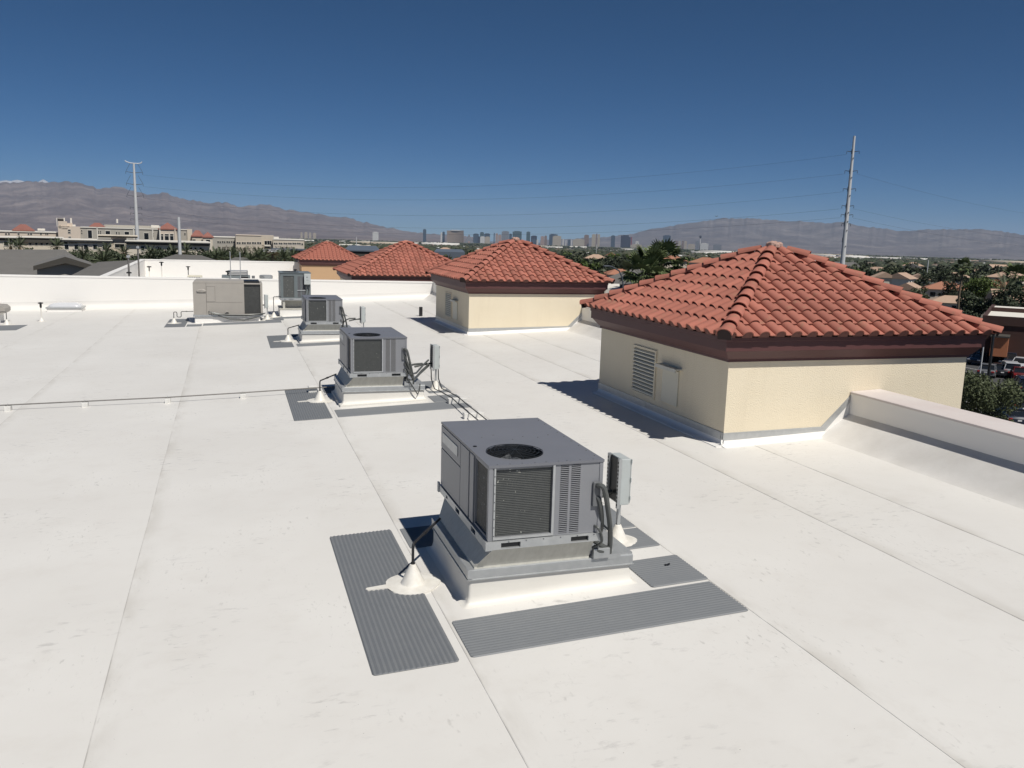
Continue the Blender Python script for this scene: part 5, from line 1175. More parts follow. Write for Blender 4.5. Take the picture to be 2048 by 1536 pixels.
h0 = at(132, 513, 112).z+10.5; h1 = at(132, 532, 112).z+10.5; hw = 3.3
mb = MB()
for s_ in (-1, 1): mb.add([(0, -.6, h0), (s_*hw, -.6, h1), (s_*hw, 9, h1), (0, 9, h0), (0, -.6, h0-.3), (s_*hw, -.6, h1-.3), (s_*hw, 9, h1-.3), (0, 9, h0-.3)], [(0, 1, 2, 3), (4, 7, 6, 5), (0, 4, 5, 1), (1, 5, 6, 2)])
mb.build('roof', W_['slate'], t); MB().add([(-hw*.9, .2, h1-.25), (hw*.9, .2, h1-.25), (0, .2, h0-.35), (-hw*.9, .3, 0), (hw*.9, .3, 0)], [(0, 1, 2), (3, 4, 1, 0)]).build('wall', W_['grey'], t)
mb = MB()
for s_ in (-1, 1): mb.add([(0, -.62, h0-.02), (s_*hw, -.62, h1-.02), (s_*hw, -.62, h1-.5), (0, -.62, h0-.75), (0, .1, h0-.75), (s_*hw, .1, h1-.5)], [(0, 1, 2, 3), (3, 2, 5, 4)])
mb.build('barge_board', W_['fascia'], t)

# ------------------------------------------------------------------ poles and wires
M['pole'] = mat('pale_steel_pole', (0.62, 0.63, 0.63), 0.55, 0.1, (0.52, 0.53, 0.54), 1.5, 1)
M['pole_dark'] = mat('dark_arm_steel', (0.09, 0.10, 0.115), 0.5, 0.3)
def mono(label, top, D, r0, r1, arms, zb=None):
    p = at(*top, D); zb = terr(D)-.3 if zb is None else zb; t = thing('transmission_pole', label, 'power pole', (p.x, p.y, zb), 0, 'tall white steel transmission poles'); H = p.z-zb
    MB().tube([(0, 0, H*k/12) for k in range(13)], [r0+(r1-r0)*k/12 for k in range(13)], 14).build('shaft', M['pole'], t, smooth=True)
    ends = []; dirv = Vector((math.cos(az(top[0])), -math.sin(az(top[0])), 0))
    for y, half, brace, xoff in arms:
        z = at(top[0], y, D).z - zb
        mb = MB(); e = [dirv*s_*half + Vector((0, 0, z+.08*abs(half))) for s_ in (-1, 1)]
        for q in e:
            mb.tube([Vector((0, 0, z-.1)), q], [.10, .05], 6)
            if brace: mb.tube([q, q*.45 + Vector((0, 0, z*.55+2.4))], .045, 5); mb.lathe([(.05, -.6), (.06, -.35), (.03, 0)], q, 6)
            else: mb.lathe([(.05, -.6), (.06, -.3), (.03, 0)], q, 6)
        mb.build('cross_arm', M['pole_dark'], t); mb = MB(); mb.lathe([(r0*.9, z-.5), (r0*.9, z+.5)], n=10) if False else None
        ends.append([q+Vector((p.x, p.y, zb-.7)) for q in e])
    return t, ends, (p, H, dirv)
tl, el, (pl, Hl, dv) = mono('tall white pole on the left with upturned top arms and six pairs of dark arms', (267.5, 326), 270, .72, .26, [(345, 2.2, 1, 0), (368.5, 2.2, 1, 0), (392, 2.2, 1, 0), (415, 1.5, 0, 0), (426.5, 1.5, 0, 0), (438, 1.5, 0, 0)])
mb = MB(); mb.tube([dv*-2.3+Vector((0, 0, Hl+.55)), dv*-1.9+Vector((0, 0, Hl+.25)), dv*-1.0+Vector((0, 0, Hl-.05)), dv*1.2+Vector((0, 0, Hl-.1)), dv*1.9+Vector((0, 0, Hl+.1)), dv*2.2+Vector((0, 0, Hl+.5))], .13, 8); mb.build('top_arm', M['pole'], tl)
tr_, er, (pr, Hr, dv2) = mono('tall white pole on the right, spotted with dark fittings, behind the nearest tiled tower', (1709, 272), 200, .62, .24, [(303, 1.25, 0, 0), (342, 1.25, 0, 0), (378, 1.25, 0, 0), (412, 1.2, 0, 0), (430, 1.2, 0, 0), (448, .9, 0, 0)])
rn = random.Random(8); mb = MB()
for y in (303, 342, 378, 412, 430, 448, 480):
    z = at(1709, y, 200).z-(terr(200)-.3); rr = .62+(.24-.62)*z/Hr
    mb.tube([dv2*-(rr*.9)+Vector((0, -.1, z-.55)), dv2*-(rr*.95)+Vector((0, -.15, z)), dv2*-(rr*.9)+Vector((0, -.1, z+.45))], .17, 7); mb.tube([Vector((-.1, -rr, z-1.6)), Vector((.05, -rr, z-1.3))], .12, 6)
mb.build('fittings', M['pole_dark'], tr_)
def wire(a, b, sag, label, r=.015, group='power lines strung between the two white poles'):
    pts = [a.lerp(b, k/40) - Vector((0, 0, 4*sag*(k/40)*(1-k/40))) for k in range(41)]; c = (a+b)/2
    tag(MB().tube([p-c for p in pts], r, 5).build('power_line', M['wire'], None, smooth=True, loc=c), label, 'wire', group)
for k, (sg, lb) in enumerate(((5.1, 'topmost power line between the two white poles'), (4.6, 'second power line from the top between the two white poles'), (5.0, 'third power line from the top between the two white poles'), (4.7, 'fourth power line from the top between the two white poles'), (4.5, 'lowest power line between the two white poles, across the mountains'))):
    wire(el[k][1], er[k][0], sg, lb)
for k, lb in ((1, 'upper power line running off to the right of the right white pole'), (3, 'middle power line running off to the right of the right white pole'), (4, 'lower power line running off to the right of the right white pole')):
    q = at(2420, 420+k*14, 420); wire(er[k][1], q, 5.5, lb, .014, 'power lines running off to the right')
p = at(357, 431, 172); t = thing('tube_tower', 'plain white tube mast standing in front of the medical centre', 'mast', (p.x, p.y, terr(172)-.3))
MB().tube([(0, 0, 0), (0, 0, p.z-terr(172))], [.36, .27], 16).build('shaft', M['pole'], t, smooth=True); MB().lathe([(.285, (p.z-terr(172))*.62), (.30, (p.z-terr(172))*.62), (.30, (p.z-terr(172))*.622), (.285, (p.z-terr(172))*.622)], n=16).build('joint_ring', M['pole_dark'], t)
for (px, y0, D, lb) in ((1857, 520, 420, 'thin pale distant pole in the trees right of the nearest tiled tower'), (713, 474, 520, 'thin pale distant pole above the far roofs, between the two leftmost tiled towers'), (1193, 489, 700, 'thin pale distant pole under the skyline, right of the second roof')):
    p = at(px, y0, D); t = thing('street_pole', lb, 'pole', (p.x, p.y, terr(D)), 0, 'thin distant poles'); MB().tube([(0, 0, 0), (0, 0, p.z-terr(D))], .22, 6).build('shaft', M['pole'], t)

# ------------------------------------------------------------------ palms and trees
M['trunk'] = mat('palm_trunk', (0.10, 0.075, 0.05), 0.95, 0, (0.17, 0.13, 0.09), 5, 1, .6, 12)
def leafmat(name, a, b, rand=.2):
    m = mat(name, a, 0.6, 0, b, 0.9, 1.0, rand=rand); p = m.node_tree.nodes['Principled BSDF']; p.inputs['Specular IOR Level'].default_value = 0.25
    return m
M['frond'] = leafmat('date_palm_frond', (0.060, 0.078, 0.042), (0.105, 0.122, 0.068)); M['frond_dry'] = leafmat('dry_palm_frond', (0.17, 0.12, 0.06), (0.12, 0.085, 0.045)); M['fan'] = leafmat('fan_palm_leaf', (0.060, 0.088, 0.036), (0.13, 0.155, 0.07))
def frond_mesh(name, L_, droop, m, n=16, wid=.34, seed=0):
    rn = random.Random(seed); mb = MB(); pts = []
    for k in range(n+1):
        u = k/n; pts.append(Vector((L_*(u-.12*u*u*droop), 0, L_*(.10*u - .42*droop*u*u))))
    for k in range(n): 
        a, b = pts[k], pts[k+1]; w_ = .035*(1-k/n)+.008; mb.add([a+Vector((0, w_, 0)), a-Vector((0, w_, 0)), b-Vector((0, w_*.9, 0)), b+Vector((0, w_*.9, 0))], [(0, 1, 2, 3)])
        if k > 1:
            for s_ in (-1, 1):
                for q in (0, .5):
                    c = a.lerp(b, q); ln_ = wid*L_*math.sin(math.pi*min(.97, .12+.86*(k+q)/n))**.6*rn.uniform(.8, 1.1)*.8
                    tip = c + Vector((ln_*.75, s_*ln_*.62, -ln_*rn.uniform(.05, .45))); mb.add([c+Vector((-.02, 0, 0)), c+Vector((.075, 0, 0)), tip], [(0, 1, 2)])
    return mb.mesh(name, m)
FR = [frond_mesh('frond', 3.4, d, M['frond'], seed=k) for k, d in enumerate((.25, .6, 1.0, 1.5))]; FRD = [frond_mesh('frond', 3.0, d, M['frond_dry'], seed=k+9) for k, d in enumerate((1.3, 1.9))]
def fan_mesh(name, m, L_=1.2, R_=1.0, droop=.3, n=13, seed=0):
    rn = random.Random(seed); mb = MB(); c = Vector((L_, 0, -L_*droop*.3)); mb.add([(0, .03, 0), (0, -.03, 0), c-Vector((0, .03, 0)), c+Vector((0, .03, 0))], [(0, 1, 2, 3)])
    for k in range(n):
        a = -1.9+3.8*k/(n-1); d = Vector((math.cos(a), math.sin(a), -.10-droop*.5)); s_ = Vector((-math.sin(a), math.cos(a), 0))*.10*R_; r_ = R_*rn.uniform(.85, 1.1)
        mb.add([c, c+d*r_*.55+s_, c+d*r_+Vector((0, 0, -.25*r_*droop)), c+d*r_*.55-s_], [(0, 1, 2, 3)])
    return mb.mesh(name, m)
FANS = [fan_mesh('fan_leaf', M['fan'], 1.3, 1.1, d, seed=k) for k, d in enumerate((.1, .5, 1.0))]; FAND = [fan_mesh('fan_leaf', M['frond_dry'], .9, .8, 2.0, seed=4)]
def palm(x, y, zb, h, label, group=None, kind='date', n=34, s=1.0, seed=0, cat='palm'):
    rn = random.Random(seed); t = thing('palm_tree', label, cat, (x, y, zb), 0, group)
    mb = MB(); rr = (.28, .20) if kind == 'date' else (.24, .15); mb.tube([(.10*math.sin(k*.6), 0, h*k/14) for k in range(15)], [(rr[0]+(rr[1]-rr[0])*k/14)*(1+.06*(k % 2)) for k in range(15)], 9); mb.build('trunk', M['trunk'], t, smooth=True)
    for k in range(n):
        u = (k+.5)/n; a = k*2.399+rn.uniform(-.35, .35); el_ = (1.25-2.0*u if kind == 'date' else 1.35-2.5*u)+rn.uniform(-.2, .2)
        if kind == 'date': me = FR[min(3, int(u*4))] if u < .9 else rn.choice(FRD)
        else: me = FANS[min(2, int(u*3))] if u < .84 else FAND[0]
        o = link('frond' if kind == 'date' else 'fan_leaf', me, t, (.10*math.sin(14*.6), 0, h+.1)); q = s*rn.uniform(.85, 1.1); o.scale = (q, q, q); o.rotation_euler = (rn.uniform(-.3, .3), -el_, a)
    return t
PGr = 'date palms in a row beyond the far white wall'
for k, (px, py, D, lb, s, n) in enumerate(((165, 513, 128, 'date palm poking out behind the large grey roof', 1.0, 30), (206, 520, 118, 'dense low palm beside the tiled roof slope, left of the tall white pole', 1.15, 40), (212, 500, 178, 'palm standing before the tan entrance block', 1.1, 34), (246, 503, 185, 'palm left of the tall white pole in front of the offices', 1.1, 34),
        (20, 489, 200, 'dark palm at the far left in front of the offices', 1.0, 26), (37, 490, 190, 'dark palm over the low office wing with five windows', 1.2, 34), (113, 491, 196, 'dark palm between the low wing and the office with four windows', 1.2, 34), (299, 504, 180, 'palm right of the tall white pole', 1.2, 34), (345, 506, 176, 'palm left of the foot of the white tube', 1.2, 36), (372, 502, 178, 'palm right behind the white tube', 1.2, 36),
        (431, 512, 128, 'wide date palm below the left end of the medical plaza', 1.0, 40), (444, 510, 134, 'second wide date palm below the left end of the medical plaza', 1.0, 36), (464, 507, 150, 'palm left of the ladder top', 1.0, 34), (486, 508, 142, 'tall spiky palm right of the ladder top', 1.0, 34), (500, 516, 126, 'round palm right of the spiky palm', .8, 36), (514, 511, 132, 'wide palm left of the brown dry palm', 1.05, 40), (526, 512, 140, 'green palm touching the brown dry palm', 1.0, 34), (567, 513, 122, 'palm left of the farthest tiled tower', 1.0, 38), (583, 514, 126, 'palm just left of the farthest tiled tower roof', 1.0, 36))):
    p = at(px, py, D); zb = terr(D); palm(p.x, p.y, zb, p.z-zb-.3, lb, PGr, 'date', n, s*.5, k)
p = at(544, 508, 150)
t = thing('palm_tree', 'brown dry palm with a thin trunk in front of the plaza entrance', 'palm', (p.x, p.y, terr(150)), 0, PGr); MB().tube([(0, 0, 0), (.1, 0, p.z-terr(150))], [.22, .16], 8).build('trunk', M['trunk'], t)
for k in range(26): o = link('frond', FRD[k % 2], t, (.1, 0, p.z-terr(150))); o.rotation_euler = (0, .2-rnd.uniform(0, 1.0), k*2.399); o.scale = (.55,)*3

def leaf_cloud(name, m, blobs, n, size, seed, flat=.5):
    """many small leaf faces spread through several uneven clumps"""
    rn = np.random.default_rng(seed); V = []; per = [max(8, int(n*b[3]**2/sum(q[3]**2 for q in blobs))) for b in blobs]
    for (bx, by, bz, br), k in zip(blobs, per):
        d = rn.normal(size=(k, 3)); d /= np.linalg.norm(d, axis=1)[:, None]; rr = br*rn.uniform(.35, 1.08, k)**.6; c = d*rr[:, None]*np.array([1, 1, .82]) + np.array([bx, by, bz])
        a = rn.normal(size=(k, 3)); a /= np.linalg.norm(a, axis=1)[:, None]; b = np.cross(a, d+rn.normal(size=(k, 3))*.6); b /= np.linalg.norm(b, axis=1)[:, None]+1e-6
        s = size*rn.uniform(.6, 1.5, k)[:, None]; V.append(np.stack([c-a*s, c-b*s*flat, c+a*s, c+b*s*flat], 1))
    V = np.concatenate(V).reshape(-1, 3); k = len(V)//4; me = bpy.data.meshes.new(name)
    me.vertices.add(len(V)); me.vertices.foreach_set('co', V.ravel()); me.loops.add(4*k); me.loops.foreach_set('vertex_index', np.arange(4*k)); me.polygons.add(k); me.polygons.foreach_set('loop_start', np.arange(k)*4); me.materials.append(m); me.update(calc_edges=True); return me
M['leaf'] = leafmat('tree_leaf', (0.055, 0.068, 0.034), (0.095, 0.11, 0.055)); M['leaf_bright'] = leafmat('bright_tree_leaf', (0.055, 0.085, 0.022), (0.10, 0.135, 0.035)); M['leaf_dark'] = leafmat('dark_tree_leaf', (0.032, 0.044, 0.026), (0.060, 0.074, 0.040)); M['bark'] = mat('bark', (0.07, 0.05, 0.035), .95, 0, (0.12, 0.09, 0.06), 6)
def blobs(r, h, k, seed):
    rn = random.Random(seed); out = [(0, 0, h*.5, r*.62)]
    for i in range(k): a = i*2.4; q = r*rn.uniform(.35, .75); out.append((q*math.cos(a), q*math.sin(a), h*rn.uniform(.25, .85), r*rn.uniform(.28, .5)))
    return out
def tree(x, y, zb, hb, r, h, label, m='leaf', n=1500, size=.25, seed=1, group=None, k=9):
    t = thing('tree', label, 'tree', (x, y, zb), 0, group); rn = random.Random(seed)
    tk = MB(); tk.tube([(0, 0, 0), (.1*r, 0, hb*.6), (0, .05*r, hb+h*.3)], [.11*r, .08*r, .04*r], 8)
    for i in range(5): a = i*1.3+seed; tk.tube([(0, 0, hb*.7), (r*.3*math.cos(a), r*.3*math.sin(a), hb+h*.15), (r*.62*math.cos(a), r*.62*math.sin(a), hb+h*.5)], [.05*r, .035*r, .012*r], 6)
    tk.build('trunk', M['bark'], t); link('crown', leaf_cloud('crown', M[m], blobs(r, h, k, seed), n, size, seed), t, (0, 0, hb)); return t
p = at(1958, 795, 41); tree(p.x, p.y, -10.5, 3.2, 1.75, 6.6, 'dense dark green tree beside the nearest tiled tower, above the car park', 'leaf', 26000, .055, 5, k=22)
p = at(1322, 527, 66); zb = -10.5; palm(p.x, p.y, zb, p.z-zb, 'bushy fan palm between the second and the nearest tiled towers', None, 'fan', 44, .84, 3)
p = at(1283, 556, 62); palm(p.x, p.y, zb, p.z-zb, 'lower fan palm at the foot of the bushy palm, over the tile roof', None, 'fan', 34, .85, 4)
p = at(1296, 540, 64); palm(p.x, p.y, zb, p.z-zb, 'middle fan palm leaning on the bushy palm', None, 'fan', 34, .88, 14)
p = at(1368, 534, 74); tree(p.x, p.y, zb, 6.0, 2.1, 4.6, 'dark bushy tree right of the bushy fan palm', 'leaf_dark', 2600, .17, 6)
p = at(1926, 533, 170); palm(p.x, p.y, terr(170), p.z-terr(170), 'tall fan palm with a bare trunk beside the bright green tree', None, 'fan', 40, .72, 5)
p = at(1962, 578, 232); tree(p.x, p.y, terr(232), 1.5, 4.6, 7.0, 'bright green rounded tree right of the tall palm', 'leaf_bright', 4200, .26, 7)
p = at(2030, 553, 178); palm(p.x, p.y, terr(178), p.z-terr(178), 'dark palm at the right edge of the photo', None, 'fan', 50, 1.15, 8)
p = at(2010, 582, 172); palm(p.x, p.y, terr(172), p.z-terr(172), 'feathery date palm near the right edge', None, 'date', 26, 1.0, 9)
p = at(1840, 574, 200); tree(p.x, p.y, terr(200), 2.0, 2.2, 4.4, 'light green bushy tree between the peach roofs', 'leaf', 1400, .22, 10)
p = at(1908, 572, 226); tree(p.x, p.y, terr(226), 1.0, .7, 6.0, 'narrow dark cypress in front of the peach wall', 'leaf_dark', 700, .2, 11, k=4)
for k, (px, py, D, r) in enumerate(((1988, 594, 172, 2.4), (1950, 604, 172, 2.0), (1934, 602, 176, 1.9), (2008, 598, 166, 2.4), (2042, 588, 170, 2.6), (1905, 560, 210, 2.8), (1848, 556, 260, 3.0), (1890, 552, 260, 2.6))):
    p = at(px, py, D); tree(p.x, p.y, terr(D), 1.0, r, max(3.0, p.z-terr(D)+1.5), ('dark bushy tree behind the brown building, %s' % ('leftmost', 'left of the middle one', 'nearest the hip tiles', 'middle one', 'rightmost')[k]) if k < 5 else 'dark tree among the peach houses, %s' % ('by the tall palm', 'farther left', 'behind the cypress')[k-5], 'leaf_dark', 1500, .24, 20+k, 'dark trees on the right')

for k, (px, D, r, h) in enumerate(((226, 176, 2.6, 5.2), (262, 190, 3.0, 6.0), (284, 178, 2.4, 4.2), (322, 182, 3.0, 4.6), (333, 176, 2.2, 3.6), (360, 186, 3.0, 5.4), (392, 180, 3.2, 4.2), (415, 176, 3.2, 4.6), (437, 190, 3.2, 5.0), (455, 200, 3.4, 5.4), (478, 196, 3.2, 5.2), (497, 205, 3.4, 5.2), (520, 198, 3.4, 5.4), (541, 210, 3.4, 4.6), (562, 205, 3.4, 5.2), (584, 200, 3.2, 5.2), (600, 215, 3.6, 5.6), (192, 186, 2.8, 4.6), (160, 190, 2.8, 4.4), (128, 188, 2.6, 4.6), (90, 196, 2.8, 4.8), (60, 200, 2.8, 4.6), (30, 196, 2.6, 4.6))):
    p = at(px, 515, D); h = at(px, 499 + (k*7 % 9) + (4 if px > 420 else 0), D).z - terr(D); tree(p.x, p.y, terr(D), h-4.2, r*1.15, 4.4, '%s dark shrub from the left along the foot of the offices and plaza' % ('1st 2nd 3rd 4th 5th 6th 7th 8th 9th 10th 11th 12th 13th 14th 15th 16th 17th 18th 19th 20th 21st 22nd 23rd'.split()[sorted([226, 262, 284, 322, 333, 360, 392, 415, 437, 455, 478, 497, 520, 541, 562, 584, 600, 192, 160, 128, 90, 60, 30]).index(px)]), 'leaf_dark', 1600, .26, 60+k, 'dark shrubs below the offices')
# generic valley trees and houses: single things out to 650 m, copies share meshes
TMESH = [leaf_cloud('crown', M[m], blobs(3.4, 5.2, 7, 40+k), 420, .48, 40+k) for k, m in enumerate(('leaf', 'leaf_dark', 'leaf', 'leaf_bright', 'leaf_dark'))]
tk = MB(); tk.tube([(0, 0, 0), (.05, 0, 1.6), (0, .1, 3.6)], [.3, .22, .1], 6); TRUNK = tk.mesh('trunk', M['bark'])
rv = random.Random(31)
HOUSES = ((1902, 595, 205, 0, .1, .62, 'nearest peach roofed house, just above the right hip of the nearest tower'), (1893, 570, 240, 5, .05, .85, 'pinkish house with a dark cypress in front, behind the nearest peach roof'), (1818, 571, 250, 12, 1.4, .75, 'pale house left of the light green bushy tree'), (1768, 549, 330, 12, 1.7, .8, 'cream house right above the hip tiles of the nearest tower'),
        (1803, 551, 330, 14, 1.3, .85, 'white house in the trees right of the white pole'), (1836, 553, 345, 14, 1.6, .85, 'broad pale house left of the tall fan palm'), (1912, 549, 350, 14, 1.2, .75, 'white gabled house behind the tall fan palm'), (1996, 566, 290, 5, .5, .9, 'two storey orange roofed house at the right'), (2018, 549, 340, 4, -.3, .95, 'farther two storey house with a peach roof at the right'),
        (2044, 592, 190, 12, .2, .9, 'cream walled house cut by the right edge of the photo'), (1238, 543, 320, 5, .35, .9, 'small bright orange roof right of the second tower'), (1345, 517, 430, 5, .1, 1.1, 'orange roofs behind the bushy fan palm'), (1412, 521, 400, 5, -.2, 1.1, 'orange roof behind the left hip of the nearest tower'))
def clear(x, y, extra=0):
    a, D = math.atan2(x, y), math.hypot(x, y)
    for h_ in HOUSES:
        if h_[2]-140 < D < h_[2]+9 and abs(a-az(h_[0])) < 8.5*h_[5]/h_[2]: return False
    return not (-30 < x < 26 and y < 100) and not (12 < x < 150 and y < 118)
cnt = 0
while cnt < 285:
    D = 118*(680/118)**(rv.random()**.62); a = R(rv.uniform(-15, 52)); x, y = D*math.sin(a), D*math.cos(a)
    if not clear(x, y) or (a < R(4) and D < 390): continue
    kind_ = ('olive green', 'dark green', 'olive green', 'bright green', 'dark green')[cnt % 5]; t = thing('tree', kind_ + ' leafy tree among the low houses of the valley', 'tree', (x, y, terr(D)), rv.uniform(0, 6.3), 'scattered %s valley trees' % kind_); s = rv.uniform(.7, 1.35)
    link('trunk', TRUNK, t); o = link('crown', TMESH[cnt % 5], t, (0, 0, 1.0)); o.scale = (s, s, s*rv.uniform(.8, 1.1)); cnt += 1
def leaf_base(seed, m=None):
    me = leaf_cloud('tmp', M['leaf'], blobs(3.4, 5.0, 6, seed), 130, .85, seed); v = [tuple(q.co + Vector((0, 0, .8))) for q in me.vertices]; f_ = [tuple(q.vertices) for q in me.polygons]; bpy.data.meshes.remove(me); return v, f_
lv, lf = leaf_base(77); n = 4400
ok = []
while len(ok) < n:
    D = 240*(1700/240)**(rv.random()**.75); a = R(rv.uniform(-17, 53))
    if (a < R(4) and D < 420) or not clear(D*math.sin(a), D*math.cos(a)): continue
    ok.append((D*math.sin(a), D*math.cos(a), terr(D)))
s = nr_.uniform(.55, 1.25, n)
M['leaf_mid'] = [leafmat('valley_leaf', (0.050, 0.062, 0.034), (0.080, 0.092, 0.050), 0), leafmat('valley_leaf_dark', (0.030, 0.039, 0.025), (0.05, 0.06, 0.036), 0)]
scatter('valley_trees', lv, lf, ok, np.stack([s, s, s*nr_.uniform(.8, 1.1, n)], 1), nr_.uniform(0, 6.28, n), M['leaf_mid'], np.repeat(nr_.choice(2, n), len(lf)))
def house_mesh(L_, B_, hw, hr, gable):
    w_ = MB(); w_.box(-L_/2, L_/2, -B_/2, B_/2, 0, hw)
    r = MB(); o = .6; i = B_/2 if not gable else -.0
    r.add([(-L_/2-o, -B_/2-o, hw), (L_/2+o, -B_/2-o, hw), (L_/2+o, B_/2+o, hw), (-L_/2-o, B_/2+o, hw), (-L_/2+i-(o if gable else 0), 0, hw+hr), (L_/2-i+(o if gable else 0), 0, hw+hr)], [(0, 1, 5, 4), (1, 2, 5), (2, 3, 4, 5), (3, 0, 4), (3, 2, 1, 0)])
    return w_, r
HM = []
for L_, B_, hw, hr, g in ((14, 10, 3.0, 2.3, 0), (12, 9, 5.6, 2.2, 0), (16, 9, 3.2, 2.2, 1), (11, 9, 5.4, 2.4, 1)):
    for wmn, rmn in (('cream', 'peach'), ('pink', 'rust'), ('white', 'peach'), ('tan', 'slate')):
        w_, r_ = house_mesh(L_, B_, hw, hr, g); HM.append((w_.mesh('wall', W_[wmn]), r_.mesh('roof', W_[rmn]), L_, B_, hw, rmn))
WIN = MB().box(-.7, .7, -.05, .05, -.6, .6).mesh('window', M['glass'])
def put_house(x, y, zb, yaw, k, label, group, s=1.0):
    wm_, rm_, L_, B_, hw, _ = HM[k]; t = thing('house', label, 'house', (x, y, zb), yaw, group); t.scale = (s, s, s)
    link('wall', wm_, t); link('roof', rm_, t)
    for sx_ in (-.3, .05, .32):
        for z in ((1.6,) if hw < 4 else (1.5, 4.1)):
            link('window', WIN, t, (sx_*L_, -B_/2-.03, z))
    return t
cnt = 0
LB = {'peach': 'cream or white house with a peach tile roof among valley trees', 'rust': 'pinkish house with an orange tile roof among valley trees', 'slate': 'sandy house with a grey roof among valley trees'}
while cnt < 46:
    D = 400*(700/400)**(rv.random()**.7); a = R(rv.uniform(-14, 52)); x, y = D*math.sin(a), D*math.cos(a)
    if not clear(x, y) or (a < R(4) and D < 430): continue
    k = rv.randrange(16); put_house(x, y, terr(D)-.2, -a+rv.choice((0, 1.57, .5, -.6)), k, LB[HM[k][5]], 'houses with ' + HM[k][5] + ' roofs in the valley'); cnt += 1
for px, py, D, k, yaw, s, lb in HOUSES:
    p = at(px, py, D); put_house(p.x, p.y, p.z-HM[k][4]*s-1.0, -az(px)+yaw, k, lb, None, s)
slat_roof('neighbour_house', 'big plain grey roof between the second tower and the fan palms', at(1222, 552, 96), at(1300, 524, 100), at(1316, 562, 84), at(1205, 572, 84), 'slate', 18, None)
f = Facade('utility_shed', 'small white building under the right eave of the second tower', 'building', 1212, 1240, 578, 62, 'white', 8); f.win(1233, 1238, 586, 592)
f = Facade('flat_building', 'long white flat roofed building above the roofs of the two leftmost towers', 'building', 678, 720, 489.5, 820, 'white', 60); f.block(718, 742, 490.5, 497, 'pink', 10, 40, 'side_hall')
f = Facade('flat_building', 'big dark blue flat roofed hall between the two leftmost towers', 'building', 690, 760, 501, 250, 'fascia', 90); f.band(688, 762, 499.6, 502, 'steel', out=.4)
f = Facade('flat_building', 'dark flat roofed hall just left of the second tower roof', 'building', 868, 930, 503, 300, 'steel', 60)
f = Facade('flat_building', 'white block with two dark openings, middle distance below the skyline', 'building', 1262, 1272, 513, 640, 'white', 14); f.win(1263, 1266, 516, 520)

# ------------------------------------------------------------------ right hand building, car park
f = Facade('brown_building', 'dark brown flat roofed building with an orange panel at the right edge', 'building', 1968, 2150, 634, 122, 'brown', 26, zb=-10.5)
a0, z0 = f.loc(1968, 634); mb = MB(); mb.box(.3, f.W-.3, .3, 25.7, f.h+.001, f.h+.06); mb.build('roof_sheet', W_['white'], f.t)
mb = MB(); mb.box(-.15, f.W, -.15, .3, f.h-.9, f.h+.22); mb.box(-.15, .3, .3, 26, f.h-.9, f.h+.22); mb.box(.3, f.W, 12, 12.5, f.h, f.h+.6); mb.build('parapet', W_['brown'], f.t)
f.block(1983, 2018, 674, 712, 'orange', -3.0, 3.0, 'orange_panel'); f.block(1981, 2020, 671, 674.2, 'fascia', -3.3, 3.4, 'panel_cap')
M['carpaint'] = {k: mat(k+'_car_paint', c, .25, .0, spec=.6) for k, c in (('white', (.72, .72, .72)), ('silver', (.42, .43, .45)), ('black', (.015, .016, .02)), ('dark_blue', (.02, .026, .045)), ('red', (.10, .015, .015)), ('grey', (.13, .135, .145)))}
M['tyre'] = mat('tyre', (.015, .015, .015), .8); M['rim'] = mat('rim', (.45, .46, .47), .3, .7); M['lamp'] = mat('headlamp', (.75, .77, .8), .15, .2); M['tail'] = mat('tail_lamp', (.35, .02, .02), .25); M['plate'] = mat('number_plate', (.7, .7, .7), .5)
